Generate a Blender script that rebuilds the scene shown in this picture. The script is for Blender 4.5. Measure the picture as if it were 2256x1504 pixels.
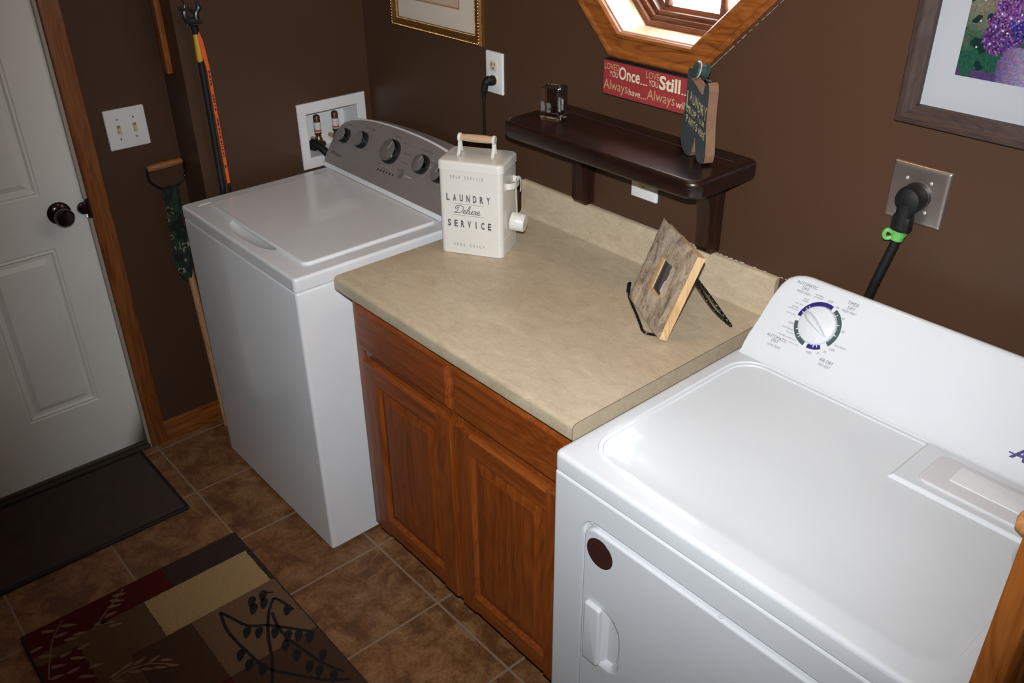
import bpy, bmesh, math, random
from mathutils import Vector, Matrix, noise
random.seed(7)
PI = math.pi
sc = bpy.context.scene
for o in list(bpy.data.objects): bpy.data.objects.remove(o)
COL = sc.collection

# ------------------------------------------------------------------ camera
CAM = Vector((2.6101336, -1.6320744, 1.9089832))
R = Matrix(((0.6574206327694191, -0.37693386755731767, 0.6524714331657184),
            (0.7534793626721266, 0.3382442673094096, -0.5637904448104032),
            (-0.008183008997211264, 0.86227123060009, 0.5063806505418186)))
cd = bpy.data.cameras.new('camera'); cam = bpy.data.objects.new('camera', cd); COL.objects.link(cam)
cam.matrix_world = Matrix.Translation(CAM) @ R.to_4x4()
cd.sensor_width = 36; cd.lens = 1981.4855 / 2256 * 36; cd.clip_start = 0.02
sc.camera = cam

# ------------------------------------------------------------------ view, world, lights
sc.view_settings.view_transform = 'Standard'; sc.view_settings.look = 'None'
sc.view_settings.gamma = 1; sc.view_settings.exposure = 0.0
w = bpy.data.worlds.new('sky'); sc.world = w; w.use_nodes = True
bg = w.node_tree.nodes['Background']; bg.inputs[0].default_value = (0.86, 0.93, 1.0, 1); bg.inputs[1].default_value = 16.0

def light(name, kind, loc, energy, color, **kw):
    l = bpy.data.lights.new(name, kind); l.energy = energy; l.color = color
    for k, v in kw.items(): setattr(l, k, v)
    o = bpy.data.objects.new(name, l); COL.objects.link(o); o.location = loc; return o
# the camera's own pop-up flash, a hand above the lens
UP = R.col[1]; FWD = -R.col[2]; RIGHT = R.col[0]
flash = light('camera_flash', 'SPOT', CAM + UP * 0.085 - FWD * 0.0, 202, (0.95, 0.98, 1.0),
              spot_size=math.radians(84), spot_blend=1.0, shadow_soft_size=0.012)
aim = (FWD + RIGHT * 0.12 + UP * 0.10).normalized()
flash.rotation_euler = aim.to_track_quat('-Z', 'Y').to_euler()
sun = light('sun', 'SUN', (4, 4, 6), 9, (1.0, 0.93, 0.82), angle=math.radians(0.6))
sun.rotation_euler = Vector((-0.75, -0.30, -0.62)).to_track_quat('-Z', 'Y').to_euler()
po = light('window_daylight_portal', 'AREA', (1.238, 0.16, 1.724), 1, (1, 1, 1), shape='SQUARE', size=0.56)
po.rotation_euler = (-PI / 2, 0, 0); po.data.cycles.is_portal = True

# ------------------------------------------------------------------ materials
def srgb(r, g, b):
    f = lambda c: ((c / 255 + 0.055) / 1.055) ** 2.4 if c / 255 > 0.04045 else c / 255 / 12.92
    return (f(r), f(g), f(b), 1)
def new_mat(name):
    m = bpy.data.materials.new(name); m.use_nodes = True
    nt = m.node_tree; return m, nt, nt.nodes['Principled BSDF']
def N(nt, t, **kw):
    n = nt.nodes.new(t)
    for k, v in kw.items():
        if k.startswith('i_'): n.inputs[k[2:].replace('_', ' ')].default_value = v
        else: setattr(n, k, v)
    return n
def ramp(nt, stops, interp='LINEAR'):
    r = nt.nodes.new('ShaderNodeValToRGB'); cr = r.color_ramp; cr.interpolation = interp
    while len(cr.elements) < len(stops): cr.elements.new(0.5)
    for e, (p, c) in zip(cr.elements, stops): e.position = p; e.color = c if len(c) == 4 else (*c, 1)
    return r
def flat(name, col, rough=0.5, metal=0.0, coat=0.0, bump=0.0, bscale=300, vary=0.0, vscale=8, spec=0.5):
    m, nt, b = new_mat(name)
    b.inputs['Base Color'].default_value = (*col[:3], 1)
    b.inputs['Roughness'].default_value = rough; b.inputs['Metallic'].default_value = metal
    b.inputs['Coat Weight'].default_value = coat; b.inputs['Specular IOR Level'].default_value = spec
    b.inputs['Coat Roughness'].default_value = 0.06
    tc = N(nt, 'ShaderNodeTexCoord')
    nz = N(nt, 'ShaderNodeTexNoise', i_Scale=vscale, i_Detail=4.0)
    nt.links.new(tc.outputs['Object'], nz.inputs['Vector'])
    v = max(vary, 0.02)
    r = ramp(nt, [(0.3, tuple(c * (1 - v) for c in col[:3])), (0.7, tuple(min(1, c * (1 + v)) for c in col[:3]))])
    nt.links.new(nz.outputs['Fac'], r.inputs[0]); nt.links.new(r.outputs[0], b.inputs['Base Color'])
    if bump:
        n2 = N(nt, 'ShaderNodeTexNoise', i_Scale=bscale, i_Detail=3.0)
        nt.links.new(tc.outputs['Object'], n2.inputs['Vector'])
        bp = N(nt, 'ShaderNodeBump', i_Strength=bump, i_Distance=0.002)
        nt.links.new(n2.outputs['Fac'], bp.inputs['Height']); nt.links.new(bp.outputs[0], b.inputs['Normal'])
    return m
def wood(name, dark, mid, light_, axis='Z', rough=0.4, scale=1.0, coat=0.15, stretch=14):
    m, nt, b = new_mat(name)
    tc = N(nt, 'ShaderNodeTexCoord'); mp = N(nt, 'ShaderNodeMapping')
    s = [stretch * 4 * scale] * 3; s['XYZ'.index(axis)] = 3.2 * scale
    mp.inputs['Scale'].default_value = s
    nt.links.new(tc.outputs['Object'], mp.inputs['Vector'])
    n1 = N(nt, 'ShaderNodeTexNoise', i_Scale=1.0, i_Detail=6.0, i_Roughness=0.65, i_Distortion=0.4)
    nt.links.new(mp.outputs[0], n1.inputs['Vector'])
    mp2 = N(nt, 'ShaderNodeMapping'); s2 = [9 * scale] * 3; s2['XYZ'.index(axis)] = 1.3 * scale
    mp2.inputs['Scale'].default_value = s2; nt.links.new(tc.outputs['Object'], mp2.inputs['Vector'])
    n2 = N(nt, 'ShaderNodeTexNoise', i_Scale=1.6, i_Detail=2.0, i_Distortion=1.2)
    nt.links.new(mp2.outputs[0], n2.inputs['Vector'])
    wv = N(nt, 'ShaderNodeMath', operation='MULTIPLY'); wv.inputs[1].default_value = 9.0
    nt.links.new(n2.outputs['Fac'], wv.inputs[0])
    fr = N(nt, 'ShaderNodeMath', operation='PINGPONG'); fr.inputs[1].default_value = 0.5
    nt.links.new(wv.outputs[0], fr.inputs[0])
    mx = N(nt, 'ShaderNodeMath', operation='MULTIPLY_ADD'); mx.inputs[1].default_value = 0.45
    nt.links.new(fr.outputs[0], mx.inputs[0]); nt.links.new(n1.outputs['Fac'], mx.inputs[2])
    r = ramp(nt, [(0.32, dark[:3]), (0.52, mid[:3]), (0.85, light_[:3])])
    nt.links.new(mx.outputs[0], r.inputs[0]); nt.links.new(r.outputs[0], b.inputs['Base Color'])
    b.inputs['Roughness'].default_value = rough; b.inputs['Coat Weight'].default_value = coat
    b.inputs['Coat Roughness'].default_value = 0.15
    bp = N(nt, 'ShaderNodeBump', i_Strength=0.15, i_Distance=0.001)
    nt.links.new(n1.outputs['Fac'], bp.inputs['Height']); nt.links.new(bp.outputs[0], b.inputs['Normal'])
    return m

M = {}
M['white'] = flat('white_enamel', (0.76, 0.77, 0.79), 0.22, coat=0.5, vary=0.005)
M['white_dryer'] = flat('cool_white_enamel', (0.60, 0.62, 0.645), 0.3, coat=0.25, vary=0.005)
M['white_plastic'] = flat('white_plastic', (0.72, 0.73, 0.74), 0.35)
M['wall'] = flat('brown_wall_paint', (0.067, 0.033, 0.0178), 0.42, bump=0.10, bscale=90, vary=0.03, vscale=2, spec=0.35)
M['ceil'] = flat('white_ceiling_paint', (0.78, 0.77, 0.74), 0.9)
OD, OM_, OL = (0.085, 0.020, 0.003), (0.195, 0.055, 0.008), (0.30, 0.098, 0.020)
M['oak_z'] = wood('oak_upright_grain', OD, OM_, OL, 'Z')
M['oak_x'] = wood('oak_level_grain', OD, OM_, OL, 'X')
M['oak_y'] = wood('oak_depth_grain', OD, OM_, OL, 'Y')
CD, CM, CL = (0.130, 0.027, 0.004), (0.20, 0.044, 0.006), (0.29, 0.072, 0.012)
M['cab_z'] = wood('cabinet_oak_upright', CD, CM, CL, 'Z')
M['cab_x'] = wood('cabinet_oak_level', CD, CM, CL, 'X')
M['mahog'] = wood('mahogany_stain', (0.005, 0.0018, 0.0014), (0.0085, 0.0028, 0.0018), (0.020, 0.006, 0.003), 'X', rough=0.35, coat=0.25)
M['mahog_z'] = wood('mahogany_stain_upright', (0.006, 0.0022, 0.0018), (0.016, 0.005, 0.003), (0.036, 0.010, 0.005), 'Z', rough=0.35, coat=0.25)
M['sashwood'] = wood('red_brown_sash_wood', (0.04, 0.011, 0.004), (0.08, 0.024, 0.009), (0.13, 0.042, 0.016), 'X', rough=0.4)
M['skylit_oak'] = wood('varnished_oak_skylit', (0.42, 0.24, 0.13), (0.56, 0.36, 0.22), (0.66, 0.46, 0.30), 'Y', rough=0.35)  # jamb wood made paler so its colour carries the skylight sheen
M['darkframe'] = wood('dark_walnut_frame', (0.018, 0.009, 0.007), (0.036, 0.018, 0.013), (0.058, 0.031, 0.024), 'X', rough=0.5, coat=0.0, scale=1.8)
M['darkframe_z'] = wood('dark_walnut_frame_upright', (0.018, 0.009, 0.007), (0.036, 0.018, 0.013), (0.058, 0.031, 0.024), 'Z', rough=0.5, coat=0.0, scale=1.8)
M['lightwood'] = wood('pale_bare_wood', (0.42, 0.24, 0.10), (0.62, 0.38, 0.18), (0.75, 0.52, 0.28), 'Z', rough=0.6, coat=0, scale=1.6)
M['gripwood'] = wood('beech_grip', (0.42, 0.27, 0.16), (0.48, 0.32, 0.20), (0.56, 0.39, 0.26), 'X', rough=0.5, coat=0, scale=1.5)
M['toolwood'] = wood('worn_tool_wood', (0.15, 0.06, 0.018), (0.26, 0.11, 0.035), (0.36, 0.17, 0.06), 'Y', rough=0.5, coat=0, scale=1.5)
M['toolshaft'] = wood('worn_tool_shaft', (0.25, 0.10, 0.04), (0.42, 0.2, 0.09), (0.55, 0.3, 0.15), 'Z', rough=0.6, coat=0, scale=1.5)
M['black'] = flat('black_plastic', (0.012, 0.012, 0.013), 0.4)
M['blackrub'] = flat('black_rubber', (0.006, 0.006, 0.006), 0.6, spec=0.3)
M['iron'] = flat('black_iron', (0.015, 0.013, 0.012), 0.35, metal=0.6)
M['steel'] = flat('brushed_steel', (0.44, 0.37, 0.33), 0.34, metal=0.9, bump=0.05, bscale=200)
M['chrome'] = flat('polished_steel', (0.75, 0.72, 0.70), 0.38, metal=0.7)
M['bronze'] = flat('oil_rubbed_bronze', (0.03, 0.014, 0.011), 0.2, metal=0.7, coat=0.4)
M['brass'] = flat('brass', (0.42, 0.27, 0.12), 0.3, metal=1.0)
M['copper'] = flat('aged_copper', (0.14, 0.055, 0.03), 0.38, metal=0.6)
M['pewter'] = flat('dark_pewter', (0.05, 0.055, 0.06), 0.35, metal=0.9)
M['panelgrey'] = flat('grey_metallic_panel', (0.25, 0.222, 0.21), 0.42, metal=0.2)
M['knobgrey'] = flat('grey_satin_knob', (0.19, 0.172, 0.16), 0.3, metal=0.25)
M['knobside'] = flat('dark_chrome', (0.09, 0.10, 0.11), 0.15, metal=1.0)
M['ink'] = flat('grey_ink', (0.10, 0.10, 0.12), 0.6)
M['inkdark'] = flat('dark_ink', (0.045, 0.045, 0.05), 0.6)
M['inkpanel'] = flat('panel_ink', (0.06, 0.055, 0.06), 0.5)
M['inkpale'] = flat('pale_panel_ink', (0.5, 0.48, 0.47), 0.5)
M['inktin'] = flat('tin_ink', (0.085, 0.085, 0.10), 0.6)
M['indigo'] = flat('indigo_ink', (0.022, 0.014, 0.13), 0.4)
M['dialgrey'] = flat('dial_grey_ink', (0.055, 0.075, 0.08), 0.4)
M['tin'] = flat('cream_enamel', (0.70, 0.68, 0.63), 0.25, coat=0.4, vary=0.01)
M['doorwhite'] = flat('white_door_paint', (0.80, 0.81, 0.78), 0.45, vary=0.02, vscale=5)
M['jambgrey'] = flat('pale_weather_strip', (0.42, 0.36, 0.30), 0.6)
M['sillwood'] = flat('threshold_metal', (0.09, 0.07, 0.05), 0.4, metal=0.4)
M['gold'] = flat('antique_gold', (0.26, 0.13, 0.035), 0.35, metal=0.7, bump=0.3, bscale=160, vary=0.25, vscale=60)
M['cream'] = flat('cream_mat_board', (0.62, 0.55, 0.46), 0.8)
M['peach'] = flat('peach_print_paper', (0.52, 0.38, 0.30), 0.8, vary=0.1, vscale=12)
M['tanline'] = flat('tan_bevel_line', (0.40, 0.20, 0.11), 0.7)
M['matwhite'] = flat('white_mat_board', (0.37, 0.38, 0.41), 0.5)
M['red'] = flat('brick_red_paint', (0.30, 0.035, 0.035), 0.55, vary=0.08)
M['signedge'] = flat('dark_sign_edge', (0.03, 0.012, 0.012), 0.6)
M['signtan'] = flat('sign_tan_letters', (0.50, 0.31, 0.17), 0.6)
M['signcream'] = flat('sign_cream_letters', (0.70, 0.62, 0.45), 0.6)
M['slate'] = flat('slate_blue_denim_paint', (0.040, 0.046, 0.054), 0.75, vary=0.2, vscale=20)
M['chalk'] = flat('ochre_chalk_paint', (0.52, 0.46, 0.22), 0.8)
M['pineedge'] = flat('pine_cut_edge', (0.20, 0.105, 0.06), 0.7, vary=0.15, vscale=30)
M['green'] = flat('green_plastic_tie', (0.11, 0.38, 0.08), 0.5)
M['spool'] = flat('dark_green_spool', (0.035, 0.055, 0.05), 0.4)
M['yellow'] = flat('yellow_tape', (0.62, 0.36, 0.03), 0.5)
M['orange'] = flat('orange_tape', (0.75, 0.12, 0.02), 0.5)
M['sticker'] = flat('brown_round_sticker', (0.045, 0.014, 0.012), 0.35)
M['stickertext'] = flat('sticker_dark_print', (0.022, 0.010, 0.010), 0.5)
M['ivory'] = flat('ivory_plastic', (0.66, 0.58, 0.38), 0.4)
M['togglegap'] = flat('ivory_shade_plastic', (0.30, 0.22, 0.12), 0.6)
M['slot'] = flat('dark_slot', (0.02, 0.015, 0.01), 0.6)
M['tagwhite'] = flat('white_paper_tag', (0.6, 0.58, 0.54), 0.6)
M['tagred'] = flat('red_tag_print', (0.45, 0.05, 0.04), 0.6)
M['caulk'] = flat('white_caulk', (0.5, 0.47, 0.42), 0.6)
M['lintgrey'] = flat('pale_grey_plastic', (0.60, 0.59, 0.60), 0.4)
M['shadowgap'] = flat('dark_gap', (0.02, 0.02, 0.025), 0.8)
M['outtan'] = flat('dry_outdoor_ground', (0.75, 0.62, 0.45), 0.9, vary=0.25, vscale=1.5)
M['lampshade'] = flat('frosted_lamp_glass', (0.9, 0.8, 0.6), 0.5)

def glass_mat(name, rough=0.0, ior=1.5, thin=False):
    m, nt, b = new_mat(name)
    if thin:
        out = nt.nodes['Material Output']; gl = N(nt, 'ShaderNodeBsdfGlossy', i_Roughness=0.02); tr = N(nt, 'ShaderNodeBsdfTransparent')
        mx = N(nt, 'ShaderNodeMixShader'); fz = N(nt, 'ShaderNodeFresnel', i_IOR=1.45)
        nt.links.new(fz.outputs[0], mx.inputs[0]); nt.links.new(tr.outputs[0], mx.inputs[1]); nt.links.new(gl.outputs[0], mx.inputs[2])
        nt.links.new(mx.outputs[0], out.inputs[0])
    else:
        b.inputs['Transmission Weight'].default_value = 1; b.inputs['Roughness'].default_value = rough; b.inputs['IOR'].default_value = ior
        b.inputs['Base Color'].default_value = (0.97, 0.98, 0.97, 1)
    return m
M['glass'] = glass_mat('window_glass', thin=True)
M['crystal'] = glass_mat('clear_crystal', 0.0, 1.52)

def counter_mat():
    m, nt, b = new_mat('beige_mottled_laminate')
    tc = N(nt, 'ShaderNodeTexCoord')
    mp = N(nt, 'ShaderNodeMapping'); mp.inputs['Scale'].default_value = (0.6, 1.0, 1.0); nt.links.new(tc.outputs['Object'], mp.inputs['Vector'])
    n1 = N(nt, 'ShaderNodeTexNoise', i_Scale=22.0, i_Detail=8.0, i_Roughness=0.7, i_Distortion=1.2); nt.links.new(mp.outputs[0], n1.inputs['Vector'])
    n2 = N(nt, 'ShaderNodeTexNoise', i_Scale=120.0, i_Detail=5.0, i_Roughness=0.8, i_Distortion=1.5); nt.links.new(mp.outputs[0], n2.inputs['Vector'])
    ad = N(nt, 'ShaderNodeMath', operation='ADD'); nt.links.new(n1.outputs['Fac'], ad.inputs[0]); nt.links.new(n2.outputs['Fac'], ad.inputs[1])
    r = ramp(nt, [(0.38, (0.42, 0.335, 0.228)), (0.5, (0.505, 0.41, 0.285)), (0.62, (0.58, 0.48, 0.345))])
    hf = N(nt, 'ShaderNodeMath', operation='MULTIPLY'); hf.inputs[1].default_value = 0.5
    nt.links.new(ad.outputs[0], hf.inputs[0]); nt.links.new(hf.outputs[0], r.inputs[0]); nt.links.new(r.outputs[0], b.inputs['Base Color'])
    b.inputs['Roughness'].default_value = 0.42
    return m
M['counter'] = counter_mat()

def tile_mat():
    m, nt, b = new_mat('brown_mottled_floor_tile')
    tc = N(nt, 'ShaderNodeTexCoord')
    mp = N(nt, 'ShaderNodeMapping'); mp.inputs['Location'].default_value = (0.1079, 0.9164, 0); nt.links.new(tc.outputs['Object'], mp.inputs['Vector'])
    br = N(nt, 'ShaderNodeTexBrick', offset=0.0, squash=1.0)
    br.inputs['Scale'].default_value = 1.0; br.inputs['Brick Width'].default_value = 0.3026; br.inputs['Row Height'].default_value = 0.3026
    br.inputs['Mortar Size'].default_value = 0.0042; br.inputs['Mortar Smooth'].default_value = 0.25
    br.inputs['Color1'].default_value = (0.85, 0.85, 0.85, 1); br.inputs['Color2'].default_value = (1.1, 1.1, 1.1, 1)
    br.inputs['Mortar'].default_value = (1, 1, 1, 1)
    nt.links.new(mp.outputs[0], br.inputs['Vector'])
    n1 = N(nt, 'ShaderNodeTexNoise', i_Scale=11.0, i_Detail=12.0, i_Roughness=0.78, i_Distortion=0.35); nt.links.new(tc.outputs['Object'], n1.inputs['Vector'])
    r1 = ramp(nt, [(0.30, (0.085, 0.040, 0.018)), (0.45, (0.18, 0.078, 0.026)), (0.55, (0.29, 0.145, 0.058)), (0.68, (0.40, 0.235, 0.11))])
    nt.links.new(n1.outputs['Fac'], r1.inputs[0])
    n2 = N(nt, 'ShaderNodeTexNoise', i_Scale=120.0, i_Detail=6.0, i_Roughness=0.85); nt.links.new(tc.outputs['Object'], n2.inputs['Vector'])
    r2 = ramp(nt, [(0.35, (0.6, 0.55, 0.5)), (0.65, (1.35, 1.25, 1.2))]); nt.links.new(n2.outputs['Fac'], r2.inputs[0])
    mm = N(nt, 'ShaderNodeMixRGB', blend_type='MULTIPLY'); mm.inputs[0].default_value = 0.8
    nt.links.new(r1.outputs[0], mm.inputs[1]); nt.links.new(r2.outputs[0], mm.inputs[2])
    m2 = N(nt, 'ShaderNodeMixRGB', blend_type='MULTIPLY'); m2.inputs[0].default_value = 1.0
    nt.links.new(mm.outputs[0], m2.inputs[1]); nt.links.new(br.outputs['Color'], m2.inputs[2])
    m3 = N(nt, 'ShaderNodeMixRGB'); m3.inputs[2].default_value = (0.30, 0.195, 0.13, 1)
    nt.links.new(br.outputs['Fac'], m3.inputs[0]); nt.links.new(m2.outputs[0], m3.inputs[1]); nt.links.new(m3.outputs[0], b.inputs['Base Color'])
    bp = N(nt, 'ShaderNodeBump', i_Strength=0.5, i_Distance=0.003, invert=True)
    nt.links.new(br.outputs['Fac'], bp.inputs['Height'])
    bp2 = N(nt, 'ShaderNodeBump', i_Strength=0.25, i_Distance=0.002); nt.links.new(n1.outputs['Fac'], bp2.inputs['Height'])
    nt.links.new(bp.outputs[0], bp2.inputs['Normal']); nt.links.new(bp2.outputs[0], b.inputs['Normal'])
    b.inputs['Roughness'].default_value = 0.5
    return m
M['tile'] = tile_mat()

def pile(name, col):
    return flat(name, col, 0.95, bump=0.6, bscale=700, vary=0.18, vscale=260, spec=0.1)
M['rug_dark'] = pile('rug_charcoal_pile', (0.046, 0.031, 0.026))
M['rug_red'] = pile('rug_maroon_pile', (0.085, 0.012, 0.010))
M['rug_cream'] = pile('rug_cream_pile', (0.40, 0.27, 0.125))
M['rug_tan'] = pile('rug_tan_pile', (0.165, 0.095, 0.052))
M['rug_brown'] = pile('rug_brown_pile', (0.075, 0.040, 0.023))
M['rug_mid'] = pile('rug_umber_pile', (0.115, 0.068, 0.038))
M['rug_leaf'] = pile('rug_pale_leaf_pile', (0.24, 0.15, 0.09))
M['rug_vine'] = pile('rug_dark_vine_pile', (0.022, 0.020, 0.020))

def ribbed():
    m, nt, b = new_mat('dark_ribbed_mat')
    tc = N(nt, 'ShaderNodeTexCoord'); wv = N(nt, 'ShaderNodeTexWave', bands_direction='X', i_Scale=55.0, i_Distortion=0.4)
    nt.links.new(tc.outputs['Object'], wv.inputs['Vector'])
    r = ramp(nt, [(0.2, (0.034, 0.022, 0.017)), (0.8, (0.09, 0.060, 0.046))]); nt.links.new(wv.outputs['Fac'], r.inputs[0])
    nt.links.new(r.outputs[0], b.inputs['Base Color']); b.inputs['Roughness'].default_value = 0.9
    bp = N(nt, 'ShaderNodeBump', i_Strength=0.6, i_Distance=0.002); nt.links.new(wv.outputs['Fac'], bp.inputs['Height']); nt.links.new(bp.outputs[0], b.inputs['Normal'])
    return m
M['ribbed'] = ribbed()
M['matedge'] = flat('black_mat_border', (0.010, 0.009, 0.009), 0.6)

def bark():
    m, nt, b = new_mat('grey_brown_bark')
    tc = N(nt, 'ShaderNodeTexCoord'); mp = N(nt, 'ShaderNodeMapping'); mp.inputs['Scale'].default_value = (1.5, 1.0, 0.75)
    nt.links.new(tc.outputs['Object'], mp.inputs['Vector'])
    n1 = N(nt, 'ShaderNodeTexNoise', i_Scale=24.0, i_Detail=6.0, i_Roughness=0.6, i_Distortion=0.8); nt.links.new(mp.outputs[0], n1.inputs['Vector'])
    n2 = N(nt, 'ShaderNodeTexNoise', i_Scale=210.0, i_Detail=8.0, i_Roughness=0.85, i_Distortion=1.5); nt.links.new(mp.outputs[0], n2.inputs['Vector'])
    mx = N(nt, 'ShaderNodeMath', operation='MULTIPLY_ADD'); mx.inputs[1].default_value = 0.55; nt.links.new(n2.outputs['Fac'], mx.inputs[0])
    hf = N(nt, 'ShaderNodeMath', operation='MULTIPLY'); hf.inputs[1].default_value = 0.5; nt.links.new(n1.outputs['Fac'], hf.inputs[0]); nt.links.new(hf.outputs[0], mx.inputs[2])
    r = ramp(nt, [(0.39, (0.08, 0.055, 0.04)), (0.45, (0.24, 0.165, 0.11)), (0.50, (0.46, 0.35, 0.25)), (0.56, (0.64, 0.51, 0.38)), (0.64, (0.78, 0.62, 0.44))])
    nt.links.new(mx.outputs[0], r.inputs[0])
    n3 = N(nt, 'ShaderNodeTexNoise', i_Scale=60.0, i_Detail=4.0, i_Roughness=0.7); nt.links.new(mp.outputs[0], n3.inputs['Vector'])
    r3 = ramp(nt, [(0.58, (0, 0, 0)), (0.64, (1, 1, 1))]); nt.links.new(n3.outputs['Fac'], r3.inputs[0])
    m3 = N(nt, 'ShaderNodeMixRGB'); m3.inputs[2].default_value = (0.42, 0.22, 0.08, 1); nt.links.new(r3.outputs[0], m3.inputs[0]); nt.links.new(r.outputs[0], m3.inputs[1])
    nt.links.new(m3.outputs[0], b.inputs['Base Color']); b.inputs['Roughness'].default_value = 0.9
    bp = N(nt, 'ShaderNodeBump', i_Strength=1.0, i_Distance=0.004); nt.links.new(n2.outputs['Fac'], bp.inputs['Height']); nt.links.new(bp.outputs[0], b.inputs['Normal'])
    return m
M['bark'] = bark()
def camo():
    m, nt, b = new_mat('camouflage_cloth')
    tc = N(nt, 'ShaderNodeTexCoord'); n1 = N(nt, 'ShaderNodeTexNoise', i_Scale=26.0, i_Detail=1.0); nt.links.new(tc.outputs['Object'], n1.inputs['Vector'])
    r = ramp(nt, [(0.0, (0.010, 0.014, 0.011)), (0.47, (0.018, 0.042, 0.022)), (0.60, (0.26, 0.26, 0.17)), (0.64, (0.012, 0.014, 0.012))], 'CONSTANT')
    nt.links.new(n1.outputs['Fac'], r.inputs[0]); nt.links.new(r.outputs[0], b.inputs['Base Color']); b.inputs['Roughness'].default_value = 0.95
    return m
M['camo'] = camo()
def attr_mat(name):
    m, nt, b = new_mat(name)
    a = N(nt, 'ShaderNodeAttribute', attribute_name='tile_colour'); nt.links.new(a.outputs['Color'], b.inputs['Base Color'])
    tc = N(nt, 'ShaderNodeTexCoord'); mp = N(nt, 'ShaderNodeMapping')
    n = N(nt, 'ShaderNodeTexWhiteNoise'); v = N(nt, 'ShaderNodeVectorMath', operation='SNAP'); v.inputs[1].default_value = (0.0026,) * 3
    nt.links.new(tc.outputs['Object'], v.inputs[0]); nt.links.new(v.outputs[0], n.inputs['Vector'])
    bp = N(nt, 'ShaderNodeBump', i_Strength=0.5, i_Distance=0.002); nt.links.new(n.outputs['Value'], bp.inputs['Height']); nt.links.new(bp.outputs[0], b.inputs['Normal'])
    b.inputs['Roughness'].default_value = 0.25
    return m
M['mosaic'] = attr_mat('faceted_gem_mosaic')

# ------------------------------------------------------------------ object helpers
def empty(name, label, cat, loc=(0, 0, 0), rotz=0, group=None, rot=None):
    o = bpy.data.objects.new(name, None); COL.objects.link(o); o.location = loc
    o.rotation_euler = rot if rot else (0, 0, rotz); o.empty_display_size = 0.05
    o['label'] = label; o['category'] = cat
    if group: o['group'] = group
    return o
def tag(o, label, cat, group=None):
    o['label'] = label; o['category'] = cat
    if group: o['group'] = group
    return o
def root_of(o):
    while o.parent: o = o.parent
    return o
def obj(name, bm, mats, parent=None, world=True, smooth=True, angle=38, label=None):
    """links bm as one mesh; with world=True its vertices are given in room coordinates"""
    if parent is not None and world:
        r = root_of(parent)
        mw = Matrix.LocRotScale(r.location, r.rotation_euler, None)
        bmesh.ops.transform(bm, matrix=mw.inverted(), verts=bm.verts)
    bmesh.ops.recalc_face_normals(bm, faces=bm.faces) if getattr(bm, 'closed', True) is True and not name.startswith('_') else None
    me = bpy.data.meshes.new(name); bm.to_mesh(me); bm.free()
    for m in (mats if isinstance(mats, (list, tuple)) else [mats]): me.materials.append(M[m] if isinstance(m, str) else m)
    if smooth:
        me.polygons.foreach_set('use_smooth', [True] * len(me.polygons))
        me.set_sharp_from_angle(angle=math.radians(angle))
    o = bpy.data.objects.new(name, me); COL.objects.link(o)
    if parent is not None: o.parent = parent
    if label: o['label'] = label
    return o
def struct(name, bm, m, parent=None, **kw):
    o = obj(name, bm, m, parent, **kw)
    if parent is None: o['kind'] = 'structure'
    return o
def B(): return bmesh.new()
def setmat(bm, n0, idx):
    for f in list(bm.faces)[n0:]: f.material_index = idx
def box(bm, x0, x1, y0, y1, z0, z1, bev=0.0, seg=2, mat=0, M4=None):
    n0 = len(bm.faces)
    t = bmesh.new(); bmesh.ops.create_cube(t, size=1)
    bmesh.ops.scale(t, vec=(x1 - x0, y1 - y0, z1 - z0), verts=t.verts)
    bmesh.ops.translate(t, vec=((x0 + x1) / 2, (y0 + y1) / 2, (z0 + z1) / 2), verts=t.verts)
    if bev: bmesh.ops.bevel(t, geom=t.edges[:], offset=bev, segments=seg, profile=0.5, affect='EDGES', clamp_overlap=True)
    if M4 is not None: bmesh.ops.transform(t, matrix=M4, verts=t.verts)
    join(bm, t, mat)
def join(bm, t, mat=0):
    vm = {}
    for v in t.verts: vm[v.index] = bm.verts.new(v.co)
    t.verts.ensure_lookup_table()
    for f in t.faces:
        try:
            nf = bm.faces.new([vm[v.index] for v in f.verts]); nf.material_index = mat
        except ValueError: pass
    t.free()
def loft(bm, loops, cap0=True, cap1=True, mat=0):
    rows = [[bm.verts.new(p) for p in lp] for lp in loops]
    n = len(rows[0])
    for a, b in zip(rows, rows[1:]):
        for i in range(n):
            f = bm.faces.new([a[i], a[(i + 1) % n], b[(i + 1) % n], b[i]]); f.material_index = mat
    if cap0: bm.faces.new(rows[0][::-1]).material_index = mat
    if cap1: bm.faces.new(rows[-1]).material_index = mat
def rrect(x0, x1, y0, y1, r, z, seg=6, ax='xy'):
    pts = []
    r = max(r, 0.0002)
    for cx, cy, a0 in ((x1 - r, y1 - r, 0), (x0 + r, y1 - r, PI / 2), (x0 + r, y0 + r, PI), (x1 - r, y0 + r, 1.5 * PI)):
        for k in range(seg + 1):
            a = a0 + PI / 2 * k / seg; pts.append((cx + r * math.cos(a), cy + r * math.sin(a)))
    if ax == 'xy': return [(p[0], p[1], z) for p in pts]
    if ax == 'xz': return [(p[0], z, p[1]) for p in pts]      # z is the y coordinate
    return [(z, p[0], p[1]) for p in pts]
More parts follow.
